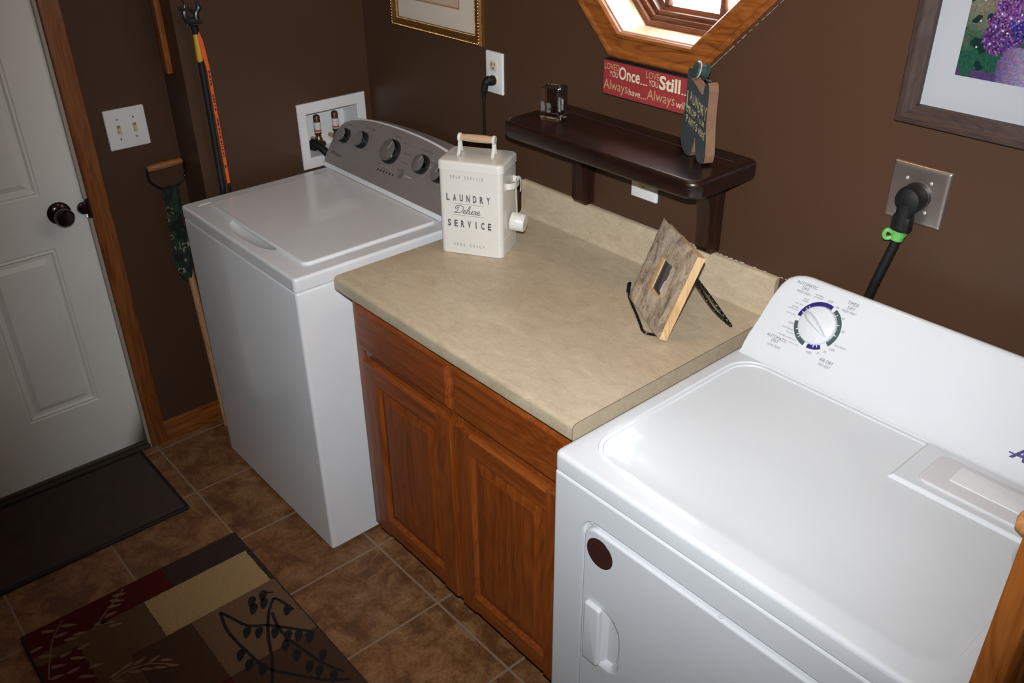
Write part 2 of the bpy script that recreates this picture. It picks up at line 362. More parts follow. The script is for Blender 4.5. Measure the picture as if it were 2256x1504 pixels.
def slab(bm, x0, x1, y0, y1, z0, z1, r, e=0.003, seg=6, mat=0, ax='xy', both=False, steps=3):
    """rounded-rectangle plate whose far edge (z1) is rolled by e"""
    L = []
    s = 1 if z1 > z0 else -1
    if both:
        for k in range(steps + 1):
            a = PI / 2 * (1 - k / steps); d = e * (1 - math.cos(a)); 
            L.append(rrect(x0 + d, x1 - d, y0 + d, y1 - d, r - d, z0 + s * e * (1 - math.sin(a)), seg, ax))
    else: L.append(rrect(x0, x1, y0, y1, r, z0, seg, ax))
    for k in range(steps + 1):
        a = PI / 2 * k / steps; d = e * (1 - math.cos(a))
        L.append(rrect(x0 + d, x1 - d, y0 + d, y1 - d, r - d, z1 - s * e * (1 - math.sin(a)), seg, ax))
    loft(bm, L, mat=mat)
def frame_of(d, up=Vector((0, 0, 1))):
    d = Vector(d).normalized()
    if abs(d.dot(up)) > 0.97: up = Vector((1, 0, 0))
    u = d.cross(up).normalized(); v = u.cross(d).normalized(); return u, v
def tube(bm, pts, r, n=10, mat=0, cap=True):
    pts = [Vector(p) for p in pts]; rs = r if isinstance(r, (list, tuple)) else [r] * len(pts)
    u = None; loops = []
    for i, p in enumerate(pts):
        d = (pts[min(i + 1, len(pts) - 1)] - pts[max(i - 1, 0)]).normalized()
        if u is None: u, v = frame_of(d)
        else:
            u = (u - d * u.dot(d)).normalized(); v = u.cross(d).normalized()
        loops.append([p + (u * math.cos(2 * PI * k / n) + v * math.sin(2 * PI * k / n)) * rs[i] for k in range(n)])
    loft(bm, loops, cap, cap, mat)
def lathe(bm, base, axis, prof, n=24, mat=0):
    """prof: (distance along the axis, radius)"""
    base = Vector(base); d = Vector(axis).normalized(); u, v = frame_of(d)
    loft(bm, [[base + d * h + (u * math.cos(2 * PI * k / n) + v * math.sin(2 * PI * k / n)) * max(r, 1e-4) for k in range(n)] for h, r in prof], mat=mat)
def spline(pts, per=6):
    P = [Vector(p) for p in pts]; out = []
    for i in range(len(P) - 1):
        a = P[max(i - 1, 0)]; b = P[i]; c = P[i + 1]; d = P[min(i + 2, len(P) - 1)]
        for k in range(per):
            t = k / per
            out.append(0.5 * ((2 * b) + (-a + c) * t + (2 * a - 5 * b + 4 * c - d) * t * t + (-a + 3 * b - 3 * c + d) * t ** 3))
    out.append(P[-1]); return out
def prism(bm, poly, d, mat=0, side=None):
    """poly: list of 3D points, pushed along vector d"""
    d = Vector(d); a = [bm.verts.new(p) for p in poly]; b = [bm.verts.new(Vector(p) + d) for p in poly]
    n = len(poly)
    bm.faces.new(a[::-1]).material_index = mat; bm.faces.new(b).material_index = mat
    for i in range(n): bm.faces.new([a[i], a[(i + 1) % n], b[(i + 1) % n], b[i]]).material_index = mat if side is None else side
def bool_cut(o, cut_bm):
    me = bpy.data.meshes.new('cut'); bmesh.ops.recalc_face_normals(cut_bm, faces=cut_bm.faces); cut_bm.to_mesh(me); cut_bm.free()
    c = bpy.data.objects.new('cut', me); COL.objects.link(c); c.matrix_world = Matrix.Identity(4)
    md = o.modifiers.new('b', 'BOOLEAN'); md.object = c; md.operation = 'DIFFERENCE'; md.solver = 'EXACT'
    bpy.context.view_layer.update(); dg = bpy.context.evaluated_depsgraph_get()
    nm = bpy.data.meshes.new_from_object(o.evaluated_get(dg)); old = o.data; o.modifiers.clear(); o.data = nm; nm.name = old.name
    bpy.data.objects.remove(c)
    nm.polygons.foreach_set('use_smooth', [True] * len(nm.polygons)); nm.set_sharp_from_angle(angle=math.radians(30))
    wn = o.modifiers.new('wn', 'WEIGHTED_NORMAL'); wn.weight = 100; wn.keep_sharp = True
def text(bm, body, P0, e, u, height=None, width=None, bold=0.0, shear=0.0, lift=0.0004, mat=0, spacing=1.0, thick=0.0):
    """flat lettering: lower-left corner P0, reading along e, upright along u; e and u unit vectors"""
    c = bpy.data.curves.new('t', 'FONT'); c.body = body; c.size = 1; c.offset = bold; c.shear = shear; c.space_character = spacing
    c.resolution_u = 3
    o = bpy.data.objects.new('t', c); COL.objects.link(o); bpy.context.view_layer.update()
    dg = bpy.context.evaluated_depsgraph_get(); me = bpy.data.meshes.new_from_object(o.evaluated_get(dg))
    bpy.data.objects.remove(o); bpy.data.curves.remove(c)
    if not me.vertices: return
    xs = [v.co.x for v in me.vertices]; ys = [v.co.y for v in me.vertices]
    x0, x1, y0, y1 = min(xs), max(xs), min(ys), max(ys)
    sx = (width / (x1 - x0)) if width else None; sy = (height / (y1 - y0)) if height else None
    sx = sx or sy; sy = sy or sx
    e = Vector(e); u = Vector(u); n = e.cross(u); P0 = Vector(P0)
    vs = [bm.verts.new(P0 + e * ((v.co.x - x0) * sx) + u * ((v.co.y - y0) * sy) + n * lift) for v in me.vertices]
    for p in me.polygons:
        try: bm.faces.new([vs[i] for i in p.vertices]).material_index = mat
        except ValueError: pass
    bpy.data.meshes.remove(me)
def ribbon(bm, pts, wd, n, mat=0):
    """flat stroke of width wd along 3D points lying in a plane of normal n"""
    pts = [Vector(p) for p in pts]; n = Vector(n); L = []
    ws = wd if isinstance(wd, (list, tuple)) else [wd] * len(pts)
    for i, p in enumerate(pts):
        d = (pts[min(i + 1, len(pts) - 1)] - pts[max(i - 1, 0)])
        if d.length < 1e-9: d = Vector((1, 0, 0))
        s = d.normalized().cross(n).normalized() * ws[i] / 2
        L.append((bm.verts.new(p - s), bm.verts.new(p + s)))
    for a, b in zip(L, L[1:]): bm.faces.new([a[0], a[1], b[1], b[0]]).material_index = mat
X, Y, Z = Vector((1, 0, 0)), Vector((0, 1, 0)), Vector((0, 0, 1))

# ================================================================== THE SETTING
DW = -0.152      # face of the door wall
XR, YF, H = 3.35, -2.75, 2.44
bm = B(); box(bm, -0.9, XR, YF, 0.0, -0.05, 0.0); struct('floor', bm, 'tile')
bm = B(); box(bm, -0.9, XR + .1, YF - .1, 0.12, H, H + 0.05); struct('ceiling', bm, 'ceil')
# back wall with the octagon opening
OC = (1.238, 1.724)
def octo(ap, y, c=OC):
    r = ap / math.cos(PI / 8); return [(c[0] + r * math.cos(PI / 8 + k * PI / 4), y, c[1] + r * math.sin(PI / 8 + k * PI / 4)) for k in range(8)]
bm = B()
o1 = octo(0.262, 0.0); o2 = octo(0.262, 0.10)
x0, x1, z0, z1 = -0.9, XR + .1, -0.05, H
def ring_wall(y, inner):
    out = [(x1, y, OC[1] + .11), (x1, y, z1), (x0, y, z1), (x0, y, OC[1] + .11), (x0, y, OC[1] - .11), (x0, y, z0), (x1, y, z0), (x1, y, OC[1] - .11)]
    a = [bm.verts.new(p) for p in out]; b = [bm.verts.new(p) for p in inner]
    # octagon verts start at 22.5 degrees
    for i in range(8): bm.faces.new([a[i], a[(i + 1) % 8], b[(i + 1) % 8], b[i]])
    return a, b
def outer8(y): return [(x1, y, OC[1] + .11), (OC[0] + .11, y, z1), (OC[0] - .11, y, z1), (x0, y, OC[1] + .11), (x0, y, OC[1] - .11), (OC[0] - .11, y, z0), (OC[0] + .11, y, z0), (x1, y, OC[1] - .11)]
cor = lambda y: {0: (x1, y, z1), 2: (x0, y, z1), 4: (x0, y, z0), 6: (x1, y, z0)}
def face_ring(y, inner):
    a = [bm.verts.new(p) for p in outer8(y)]; b = [bm.verts.new(p) for p in inner]; c = {k: bm.verts.new(p) for k, p in cor(y).items()}
    for i in range(8):
        vs = [a[i]] + ([c[i]] if i in c else []) + [a[(i + 1) % 8], b[(i + 1) % 8], b[i]]
        bm.faces.new(vs)
    return b
b1 = face_ring(0.0, o1); b2 = face_ring(0.10, o2)
for i in range(8): bm.faces.new([b1[i], b1[(i + 1) % 8], b2[(i + 1) % 8], b2[i]])
struct('wall_back', bm, 'wall', smooth=False)
# left wall: furred-out strip behind the washer with the recess for the supply box, door wall set back
bm = B()
bx = [(-0.252, -0.054), (0.928, 1.077)]   # recess y and z
box(bm, -0.9, 0.0, -0.054, 0.0, 0, H); box(bm, -0.9, 0.0, -0.622, -0.252, 0, H)
box(bm, -0.9, 0.0, -0.252, -0.054, 0, 0.928); box(bm, -0.9, 0.0, -0.252, -0.054, 1.077, H)
box(bm, -0.9, -0.10, -0.252, -0.054, 0.928, 1.077)
box(bm, -0.9, DW, -0.930, -0.622, 0, H)
box(bm, -0.9, DW, YF, -1.862, 0, H); box(bm, -0.9, DW, -1.862, -0.930, 2.08, H)
bmesh.ops.remove_doubles(bm, verts=bm.verts, dist=1e-5)
struct('wall_left', bm, 'wall', smooth=False)
bm = B(); box(bm, XR, XR + 0.1, YF, 0, 0, H); struct('wall_right', bm, 'wall', smooth=False)
bm = B(); box(bm, -0.9, XR + .1, YF - 0.1, YF, 0, H); struct('wall_front', bm, 'wall', smooth=False)
# baseboards
bm = B(); box(bm, DW, DW + 0.012, -0.872, -0.624, 0.0, 0.080, 0.003); box(bm, DW + .012, -0.002, -0.634, -0.622, 0.0, 0.080, 0.003)
struct('baseboard_left', bm, 'oak_y')
bm = B(); box(bm, 2.56, XR, -0.012, 0.0, 0.0, 0.080, 0.003); struct('baseboard_back', bm, 'oak_x')
# outside ground seen through the glass
bm = B(); box(bm, -30, 30, 0.6, 60, -0.9, -0.8); struct('ground_outside', bm, 'outtan')

# ---- exterior door (six-panel, white) with its casing
dx = DW - 0.004
bm = B()
y0, y1, z0, z1 = -1.850, -0.938, 0.032, 2.06
colsy = [(-1.345, -1.345)]
pan = []
for (a, b_) in ((-1.264, -1.048), (-1.735, -1.519)):
    pan += [(a, b_, 0.250, 0.795), (a, b_, 0.962, 1.62), (a, b_, 1.72, 1.93)]
# slab as a grid with inset moulded panels
ys = sorted({y0, y1, *[p[0] for p in pan], *[p[1] for p in pan]}); zs = sorted({z0, z1, *[p[2] for p in pan], *[p[3] for p in pan]})
for i in range(len(ys) - 1):
    for j in range(len(zs) - 1):
        a, b_, c, d = ys[i], ys[i + 1], zs[j], zs[j + 1]
        hit = any(abs(a - p[0]) < 1e-6 and abs(b_ - p[1]) < 1e-6 and c >= p[2] - 1e-6 and d <= p[3] + 1e-6 for p in pan)
        if not hit: bm.faces.new([bm.verts.new(q) for q in ((dx, a, c), (dx, b_, c), (dx, b_, d), (dx, a, d))])
for a, b_, c, d in pan:
    L = []
    for ins, dep in ((0, 0), (0.004, -0.004), (0.010, -0.001), (0.016, -0.007), (0.026, -0.008), (0.042, -0.001), (0.046, -0.001)):
        L.append([(dx + dep, a + ins, c + ins), (dx + dep, b_ - ins, c + ins), (dx + dep, b_ - ins, d - ins), (dx + dep, a + ins, d - ins)])
    loft(bm, L, cap0=False)
box(bm, dx - 0.044, dx - 0.012, y0, y1, z0, z1)
for yy in (y0, y1):
    bm.faces.new([bm.verts.new(q) for q in ((dx, yy, z0), (dx - .012, yy, z0), (dx - .012, yy, z1), (dx, yy, z1))])
bmesh.ops.remove_doubles(bm, verts=bm.verts, dist=1e-5)
door = struct('door_1', bm, 'doorwhite', angle=12)
bm = B(); lathe(bm, (dx, -1.012, 0.898), X, [(0, 0.034), (0.004, 0.034), (0.010, 0.028), (0.013, 0.016), (0.028, 0.013), (0.034, 0.020), (0.044, 0.027), (0.056, 0.028), (0.064, 0.023), (0.067, 0.012), (0.068, 0.001)], 28)
obj('door_knob', bm, 'bronze', door, label='dark bronze round door knob')
bm = B(); box(bm, dx - 0.001, DW + 0.012, -0.9375, -0.9235, 0.864, 0.926, 0.002); lathe(bm, (dx, -0.941, 0.895), X, [(0, .02), (.008, .018), (.012, .008)], 16)
obj('latch_plate', bm, 'bronze', door, label='dark bronze latch strike plate')
bm = B(); box(bm, DW - 0.02, DW + 0.016, -0.926, -0.870, 0, 2.14, 0.006); box(bm, DW - 0.02, DW + .016, -1.915, -1.862, 0, 2.14, 0.006)
struct('trim_1', bm, 'oak_z')
bm = B(); box(bm, DW - 0.02, DW + 0.016, -1.862, -0.926, 2.084, 2.14, 0.006); struct('trim_2', bm, 'oak_y')
bm = B(); box(bm, DW - 0.06, DW + 0.008, -0.937, -0.9265, 0.0, 2.08, 0.002); box(bm, DW - 0.06, DW + .008, -1.862, -1.852, 0.0, 2.08, 0.002)
struct('trim_3', bm, 'jambgrey')
bm = B(); box(bm, DW - 0.10, DW + 0.014, -1.855, -0.932, 0.0, 0.020, 0.004); box(bm, DW - .03, DW + .008, -1.855, -.937, .022, .031, .002)
struct('trim_4', bm, 'sillwood')

# ---- octagonal window
CX, CZ = OC
bm = B()
prof = [(0.258, 0.0), (0.258, -0.012), (0.262, -0.019), (0.268, -0.0195), (0.272, -0.016), (0.300, -0.020), (0.306, -0.0235), (0.312, -0.024), (0.3165, -0.020), (0.3165, 0.0)]
loft(bm, [octo(a, y) for a, y in prof], cap0=False, cap1=False)
win = struct('window_1', bm, 'oak_x', angle=20)
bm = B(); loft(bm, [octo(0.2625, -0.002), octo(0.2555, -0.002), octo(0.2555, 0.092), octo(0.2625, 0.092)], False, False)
obj('window_jamb', bm, 'skylit_oak', win)
bm = B()
st = [(0.2555, 0.080), (0.243, 0.080), (0.243, 0.092), (0.232, 0.092), (0.232, 0.104), (0.222, 0.104), (0.222, 0.118), (0.212, 0.124), (0.212, 0.150), (0.2555, 0.150)]
loft(bm, [octo(a, y) for a, y in st], False, False)
obj('sash', bm, 'sashwood', win, angle=20)
for k in (-1, 1):
    bm = B(); h = 0.212 + 0.0
    box(bm, CX + k * 0.081 - 0.007, CX + k * 0.081 + 0.007, 0.118, 0.138, CZ - h, CZ + h, 0.003); obj('muntin', bm, 'sashwood', win)
for k in (-1, 1):
    bm = B(); box(bm, CX - h, CX + h, 0.119, 0.137, CZ + k * 0.081 - 0.007, CZ + k * 0.081 + 0.007, 0.003); obj('muntin', bm, 'sashwood', win)
bm = B(); bm.faces.new([bm.verts.new(p) for p in octo(0.2125, 0.145)]); obj('glass_pane', bm, 'glass', win)
bm = B()
pts = [Vector((1.551, 0, 1.590)), Vector((1.366, 0, 1.405))]
for i in range(14):
    a = pts[0].lerp(pts[1], i / 14 - 0.002); b_ = pts[0].lerp(pts[1], i / 14 + random.uniform(0.03, 0.075)); off = Vector((0.0018, -0.001, -0.0018))
    tube(bm, [a + off, b_ + off], random.uniform(0.0003, 0.0007), 6)
obj('caulk_line', bm, 'caulk', win, label='thin broken white caulk line')

# ---- ceiling light (out of frame, the warm glow on the steel plate)
cl = empty('ceiling_light', 'small round warm glass ceiling light above the shelf and countertop', 'ceiling light', (1.45, -.40, H))
bm = B(); lathe(bm, (1.45, -.40, H), -Z, [(0, 0.09), (0.02, 0.09), (0.025, 0.075)], 32); obj('ceiling_mount', bm, 'white_plastic', cl)
m, nt, b = new_mat('glowing_lamp_glass'); b.inputs['Emission Color'].default_value = (1.0, 0.55, 0.22, 1); b.inputs['Emission Strength'].default_value = 26
M['lampglow'] = m
bm = B(); lathe(bm, (1.45, -.40, H - .025), -Z, [(0, 0.075), (0.02, 0.085), (0.05, 0.075), (0.075, 0.045), (0.085, 0.005)], 32); obj('lamp_glass', bm, 'lampglow', cl)

# ================================================================== COUNTERTOP AND CABINET
ct = empty('countertop', 'beige mottled laminate countertop with a low backsplash between washer and dryer', 'countertop', (1.213, -0.32, 0.876))
c0, c1, yb, yf = 0.787, 1.639, 0.0, -0.645
bm = B()
pr_ = [(yb - .001, 0.876), (yb - .001, 0.914), (-0.625, 0.914)]
for k in range(7):
    a = PI / 2 * k / 6; pr_.append((yf + 0.013 - 0.013 * math.sin(a), 0.914 - 0.011 + 0.011 * math.cos(a)))
for k in range(5):
    a = PI / 2 * k / 4; pr_.append((yf + 0.004 - 0.004 * math.cos(a), 0.876 + 0.004 - 0.004 * math.sin(a)))
pr_.append((-0.60, 0.876))
prism(bm, [(c0, y, z) for y, z in pr_], (c1 - c0, 0, 0))
obj('worktop', bm, 'counter', ct, angle=30)
bm = B()
q = [(-0.001, 0.913), (-0.001, 1.0108), (-0.010, 1.0108), (-0.0135, 1.009), (-0.016, 1.005), (-0.016, 0.925), (-0.0185, 0.918), (-0.024, 0.9145), (-0.024, 0.913)]
prism(bm, [(c0, y, z) for y, z in q], (c1 - c0, 0, 0)); obj('backsplash', bm, 'counter', ct, angle=50)
bm = B(); x = c1 + 0.0006
ln = [(x, y, z) for y, z in [(-0.02, 0.9143), (-0.625, 0.9143)] + pr_[3:14]]
tube(bm, ln, 0.00045, 6); obj('end_cap_seam', bm, 'slot', ct, label='thin dark seam at the end cap')
bm = B()
for i in range(16):
    xx = 1.45 + 0.0135 * i + random.uniform(-.003, .003)
    if i in (7, 8, 10, 12, 13): continue
    tube(bm, [(xx, -0.0015, 1.0112), (xx + random.uniform(.004, .012), -0.0015, 1.0118)], random.uniform(.0005, .0011), 6)
obj('caulk_bead', bm, 'caulk', ct, label='broken white caulk along the backsplash')

cb = empty('base_cabinet', 'oak base cabinet with two drawer fronts and two raised-panel doors', 'cabinet', (1.218, -0.30, 0.0))
bm = B()
X0, X1, FY = 0.800, 1.622, -0.608
box(bm, X0, X0 + .018, FY + .018, -0.003, 0.100, 0.875); box(bm, X1 - .018, X1, FY + .018, -0.003, 0.100, 0.875)
box(bm, X0, X1, FY + .018, -0.003, 0.100, 0.118); box(bm, X0 + .02, X1 - .02, -0.535, -0.52, 0.0, 0.100)
obj('carcass', bm, 'cab_z', cb)
bm = B()
for a, b_ in ((X0, X0 + .045), (1.205, 1.250), (X1 - .045, X1)): box(bm, a, b_, FY, FY + .018, 0.100, 0.875, 0.0015)
box(bm, X0 + .045, X1 - .045, FY + .0005, FY + .018, 0.850, 0.875, .001); box(bm, X0 + .045, X1 - .045, FY + .0005, FY + .018, 0.690, 0.740, .001); box(bm, X0 + .045, X1 - .045, FY + .0005, FY + .018, 0.100, 0.145, .001)
obj('face_frame', bm, 'cab_z', cb)
def panel_front(x0, x1, z0, z1):     # plain drawer front with a wide rounded edge
    bm = B(); L = []
    for ins, y in ((0, FY), (0, FY - .010), (0.004, FY - .0155), (0.010, FY - .019), (0.011, FY - .0195)):
        L.append([(x0 + ins, y, z0 + ins), (x1 - ins, y, z0 + ins), (x1 - ins, y, z1 - ins), (x0 + ins, y, z1 - ins)])
    loft(bm, L); return bm
for a, b_ in ((0.834, 1.222), (1.236, 1.610)): obj('drawer_front', panel_front(a, b_, 0.722, 0.852), 'cab_x', cb, angle=12)
def cab_door(x0, x1, z0, z1):
    sw = 0.055
    fr = B(); yo = FY - .019
    for a, b_ in ((x0, x0 + sw), (x1 - sw, x1)): 
        prism(fr, [(a, FY, z0), (b_, FY, z0), (b_, yo + .003, z0), (b_ - .003 if b_ > x1 - .001 else b_, yo, z0), (a + (.006 if a < x0 + .001 else 0), yo, z0), (a, yo + .006 if a < x0 + .001 else yo, z0)], (0, 0, z1 - z0))
    d = obj('cabinet_door', fr, 'cab_z', cb, angle=15)
    for a, b_ in ((z0, z0 + sw), (z1 - sw, z1)):
        r = B(); top = b_ > z1 - .001
        pp = [(x0 + sw, FY, a), (x0 + sw, FY, b_), (x0 + sw, yo + (.007 if top else 0), b_), (x0 + sw, yo, b_ - (.007 if top else 0)), (x0 + sw, yo, a + (0 if top else .007)), (x0 + sw, yo + (0 if top else .007), a)]
        prism(r, pp, (x1 - x0 - 2 * sw, 0, 0)); obj('rail', r, 'cab_x', d, angle=15)
    p = B(); L = []
    a, b_, c, e = x0 + sw, x1 - sw, z0 + sw, z1 - sw
    for ins, y in ((0, yo + .001), (0.007, yo + .0085), (0.009, yo + .011), (0.036, yo + .005), (0.038, yo + .004)):
        L.append([(a + ins, y, c + ins), (b_ - ins, y, c + ins), (b_ - ins, y, e - ins), (a + ins, y, e - ins)])
    loft(p, L, cap0=False); obj('raised_panel', p, 'cab_z', d, angle=5)
    return d
cab_door(0.852, 1.222, 0.126, 0.692); cab_door(1.238, 1.604, 0.126, 0.692)

# ================================================================== WASHING MACHINE
wm = empty('washing_machine', 'white top-load washing machine with grey arched control panel in the corner', 'washing machine', (0.393, -0.37, 0.0))
WL, WR, WF = 0.054, 0.732, -0.727
bm = B(); slab(bm, WL, WR, WF + .001, -0.04, 0.012, 0.868, 0.010, 0.006); 
for x, y in ((.1, -.68), (.69, -.68), (.1, -.1), (.69, -.1)): lathe(bm, (x, y, 0), Z, [(0, .02), (.014, .02)], 12)
obj('washer_body', bm, 'white', wm)
bm = B()
L = [rrect(WL + .004, WR - .004, WF + .004, -0.03, .010, 0.8705), rrect(WL, WR, WF, -0.03, .012, 0.8735), rrect(WL, WR, WF, -0.03, .012, 0.900)]
for k in range(1, 5):
    a = PI / 2 * k / 4; d = .008 * (1 - math.cos(a)); L.append(rrect(WL + d, WR - d, WF + d, -0.03 - d, .012 - d, .901 + .008 * math.sin(a)))
L += [rrect(.094, .686, -.698, -.224, .022, .909), rrect(.0945, .6855, -.6975, -.2245, .0215, .9078), rrect(.0955, .6845, -.6965, -.2255, .021, .9074), rrect(.102, .678, -.690, -.232, .018, .9072)]
loft(bm, L)
deck = obj('top_deck', bm, 'white', wm, angle=25)
cut = B()
t = bmesh.new(); bmesh.ops.create_uvsphere(t, u_segments=40, v_segments=20, radius=1)
bmesh.ops.scale(t, vec=(.135, .040, .020), verts=t.verts); bmesh.ops.translate(t, vec=Vector((.400, -.664, .912)), verts=t.verts)
join(cut, t)
bool_cut(deck, cut)
bm = B()
L = [rrect(.106, .674, -.662, -.236, .020, .903), rrect(.104, .676, -.665, -.234, .022, .908)]
for k in range(0, 5):
    a = PI / 2 * k / 4; d = .006 * (1 - math.cos(a)); L.append(rrect(.104 + d * .7, .676 - d * .7, -.665 + d * .7, -.234 - d * .7, .022 - d * .7, .9105 + .0045 * math.sin(a)))
L.append(rrect(.114, .666, -.655, -.244, .014, .9146))
loft(bm, L); lid = obj('lid', bm, 'white', wm)
bm = B(); lathe(bm, (.106, -.666, .911), Z, [(0, .006), (.002, .0055), (.003, .003)], 12)
# console: arched face on a wedge-shaped housing
th = math.radians(56); U = Vector((0, math.cos(th), math.sin(th))); Nn = Vector((0, -math.sin(th), math.cos(th))); PB = Vector((0, -0.235, 0.915))
def cface(x, s, n=0.0): return Vector((x, 0, 0)) + PB + U * s + Nn * n
def arch(g, n, k=1.0, s0=0.0):
    """outline of the console face, shrunk by g: straight foot, upright sides and a long shallow arch"""
    xc = .3875
    half = [(.3425, .046), (.3390, .110), (.3260, .145), (.2950, .1690), (.2520, .1820), (.1740, .1940), (.0850, .2000), (0.0, .2015)]
    key = [(-a, b_) for a, b_ in half] + [(a, b_) for a, b_ in half[-2::-1]]
    sp_ = spline([Vector((a, b_, 0)) for a, b_ in key], 5)
    pts = [(-.3370, s0)] + [(p.x, p.y) for p in sp_] + [(.3370, s0)]
    out = []
    for a, b_ in pts:
        f = (.3425 - g) / .3425
        out.append(cface(xc + a * f, s0 + (b_ - s0) * k - (g if b_ > s0 + .001 else 0) * min(1, b_ / .1), n))
    return out
bm = B()
mid = arch(-.004, -.006)
def pushed(src, y, kz): return [Vector((p.x, max(p.y, y) if p.z > .918 else y, .912 + (p.z - .912) * kz)) for p in src]
b1_ = arch(-.002, -.016); bk_ = [Vector((p.x, -.032, .912 + (p.z - .912) * .80)) for p in arch(-.000, 0)]; md_ = [Vector((p.x, -.072 if p.z > .9 else -.09, .912 + (p.z - .912) * .90)) for p in arch(-.003, 0)]
loft(bm, [arch(.004, .003), arch(.000, .0022), arch(-.003, -.001), mid, b1_, md_, bk_])
obj('console', bm, 'white', wm, angle=40)
bm = B(); loft(bm, [arch(.0035, .0028, 1.0, .014), arch(.0035, .0045, 1.0, .014)]); obj('control_panel', bm, 'panelgrey', wm)
def knob(x, s, r, name='dial', ang=20, line=True):
    c = cface(x, s, .004); bm = B()
    lathe(bm, c, Nn, [(0, r * 1.06), (.012, r * 1.06), (.0125, r)], 36, 0)
    lathe(bm, c + Nn * .0125, Nn, [(0, r * 1.0), (.006, r * .97), (.009, r * .93)], 36, 1)
    lathe(bm, c + Nn * .0216, Nn, [(0, r * .92), (.0004, r * .90)], 36, 2)
    k = obj(name, bm, ['black', 'knobside', 'knobgrey'], wm)
    if line:
        d = (X * math.sin(math.radians(ang)) + U * math.cos(math.radians(ang))); bm = B()
        ribbon(bm, [c + Nn * .0223 + d * r * .1, c + Nn * .0223 + d * r * .85], r * .08, Nn); obj('pointer_line', bm, 'inkpale', k)
    return k
knob(.110, .116, .0225, line=False); knob(.205, .124, .0255, line=False); knob(.366, .126, .036); knob(.523, .126, .0275); knob(.612, .118, .023)
c = cface(.447, .076, .0045); bm = B(); lathe(bm, c, Nn, [(0, .0155), (.002, .0150), (.0025, .0115), (.001, .009)], 28); obj('start_button', bm, 'knobgrey', wm)
bm = B()
for k in range(6): lathe(bm, cface(.335 + .0155 * k, .061 + .0006 * k, .0046), Nn, [(0, .0036), (.0004, .0034)], 10)
obj('indicator_lights', bm, 'slot', wm)
bm = B()
T = lambda s, x, v, w_, h_, mat=0, **k: text(bm, s, cface(x, v, .0047), X, U, width=w_, height=h_, mat=mat, **k)
T('Whirlpool', .070, .043, .062, .015, bold=.02); T('water level', .098, .152, .042, .006); T('water temp', .196, .164, .05, .006)
T('Bulky', .352, .172, .03, .006); T('Heavy Duty', .405, .163, .05, .005); T('Normal', .424, .136, .038, .005); T('Colors', .428, .108, .032, .005); T('Delicate', .42, .084, .036, .005)
T('Soak', .318, .078, .022, .005); T('Drain', .30, .115, .024, .005); T('CYCLE', .352, .068, .026, .005); T('Extra Rinse', .495, .165, .055, .006); T('Fabric Softener', .545, .140, .05, .005)
T('START', .468, .074, .034, .005, mat=1, bold=.03)
for x, s in [(.352, .168), (.372, .170), (.392, .165), (.406, .150), (.414, .128), (.406, .102), (.392, .082), (.372, .076), (.345, .076), (.325, .084), (.112, .146), (.205, .158), (.205, .090), (.552, .162), (.558, .150), (.56, .128), (.545, .096), (.618, .092)]:
    lathe(bm, cface(x, s, .0047), Nn, [(0, .0017), (.0003, .0016)], 8, 1)
obj('panel_print', bm, ['inkpanel', 'inkpale'], wm, smooth=False, label='small dark print around the dials')

# ================================================================== DRYER
dr = empty('dryer', 'large white front-load dryer with slanted console in the right foreground', 'dryer', (2.055, -0.37, 0.0))
DL, DR_, DF, DT = 1.682, 2.424, -0.734, 0.9267
bm = B(); slab(bm, DL + .001, DR_ - .001, DF + .001, -0.05, 0.012, 0.884, 0.008, 0.006)
for x, y in ((1.75, -.68), (2.36, -.68), (1.75, -.1), (2.36, -.1)): lathe(bm, (x, y, 0), Z, [(0, .02), (.014, .02)], 12)
body = obj('dryer_body', bm, 'white_dryer', dr)
# shallow recess round the door
cut = B(); ofs = -Vector((2.055, -0.37, 0.0))
DX0, DX1, DZ0, DZ1 = 1.768, 2.343, 0.235, 0.815
slab(cut, DX0 - .010, DX1 + .010, DZ0 - .010, DZ1 + .010, DF - .02, DF + .010, .036, .001, ax='xz')
bool_cut(body, cut)
bm = B()
L = [rrect(DL + .003, DR_ - .003, DF + .003, -0.05, .010, 0.8875), rrect(DL, DR_, DF, -0.05, .014, 0.890), rrect(DL, DR_, DF, -0.05, .014, DT - .010)]
for k in range(1, 6):
    a = PI / 2 * k / 5; d = .010 * (1 - math.cos(a)); L.append(rrect(DL + d, DR_ - d, DF + d, -0.05 - d, .014 - d, DT - .010 + .010 * math.sin(a)))
for ins, dz in ((0, 0), (.003, -.0006), (.008, -.0035), (.012, -.0048), (.016, -.005)):
    L.append(rrect(1.714 + ins, 2.384 - ins, -.690 + ins, -.214 - ins, .062 - ins, DT + dz, 10))
n_ = len(L[-1]); L = [l if len(l) == n_ else rrect(*[0] * 5, 0) for l in L] if False else L
fix = []
for i, l in enumerate(L):
    fix.append(l)
# same vertex count for every loop
L = [rrect(DL + .003, DR_ - .003, DF + .003, -0.05, .010, 0.8875, 10), rrect(DL, DR_, DF, -0.05, .014, 0.890, 10), rrect(DL, DR_, DF, -0.05, .014, DT - .010, 10)]
for k in range(1, 6):
    a = PI / 2 * k / 5; d = .010 * (1 - math.cos(a)); L.append(rrect(DL + d, DR_ - d, DF + d, -0.05 - d, .014 - d, DT - .010 + .010 * math.sin(a), 10))
for ins, dz in ((0, 0), (.0010, -.0028), (.008, -.0032), (.0092, -.0058), (.011, -.0061)):
    L.append(rrect(1.712 + ins, 2.384 - ins, -.688 + ins, -.212 - ins, .062 - ins, DT + dz, 10))
loft(bm, L)
obj('dryer_top', bm, 'white_dryer', dr, angle=30)
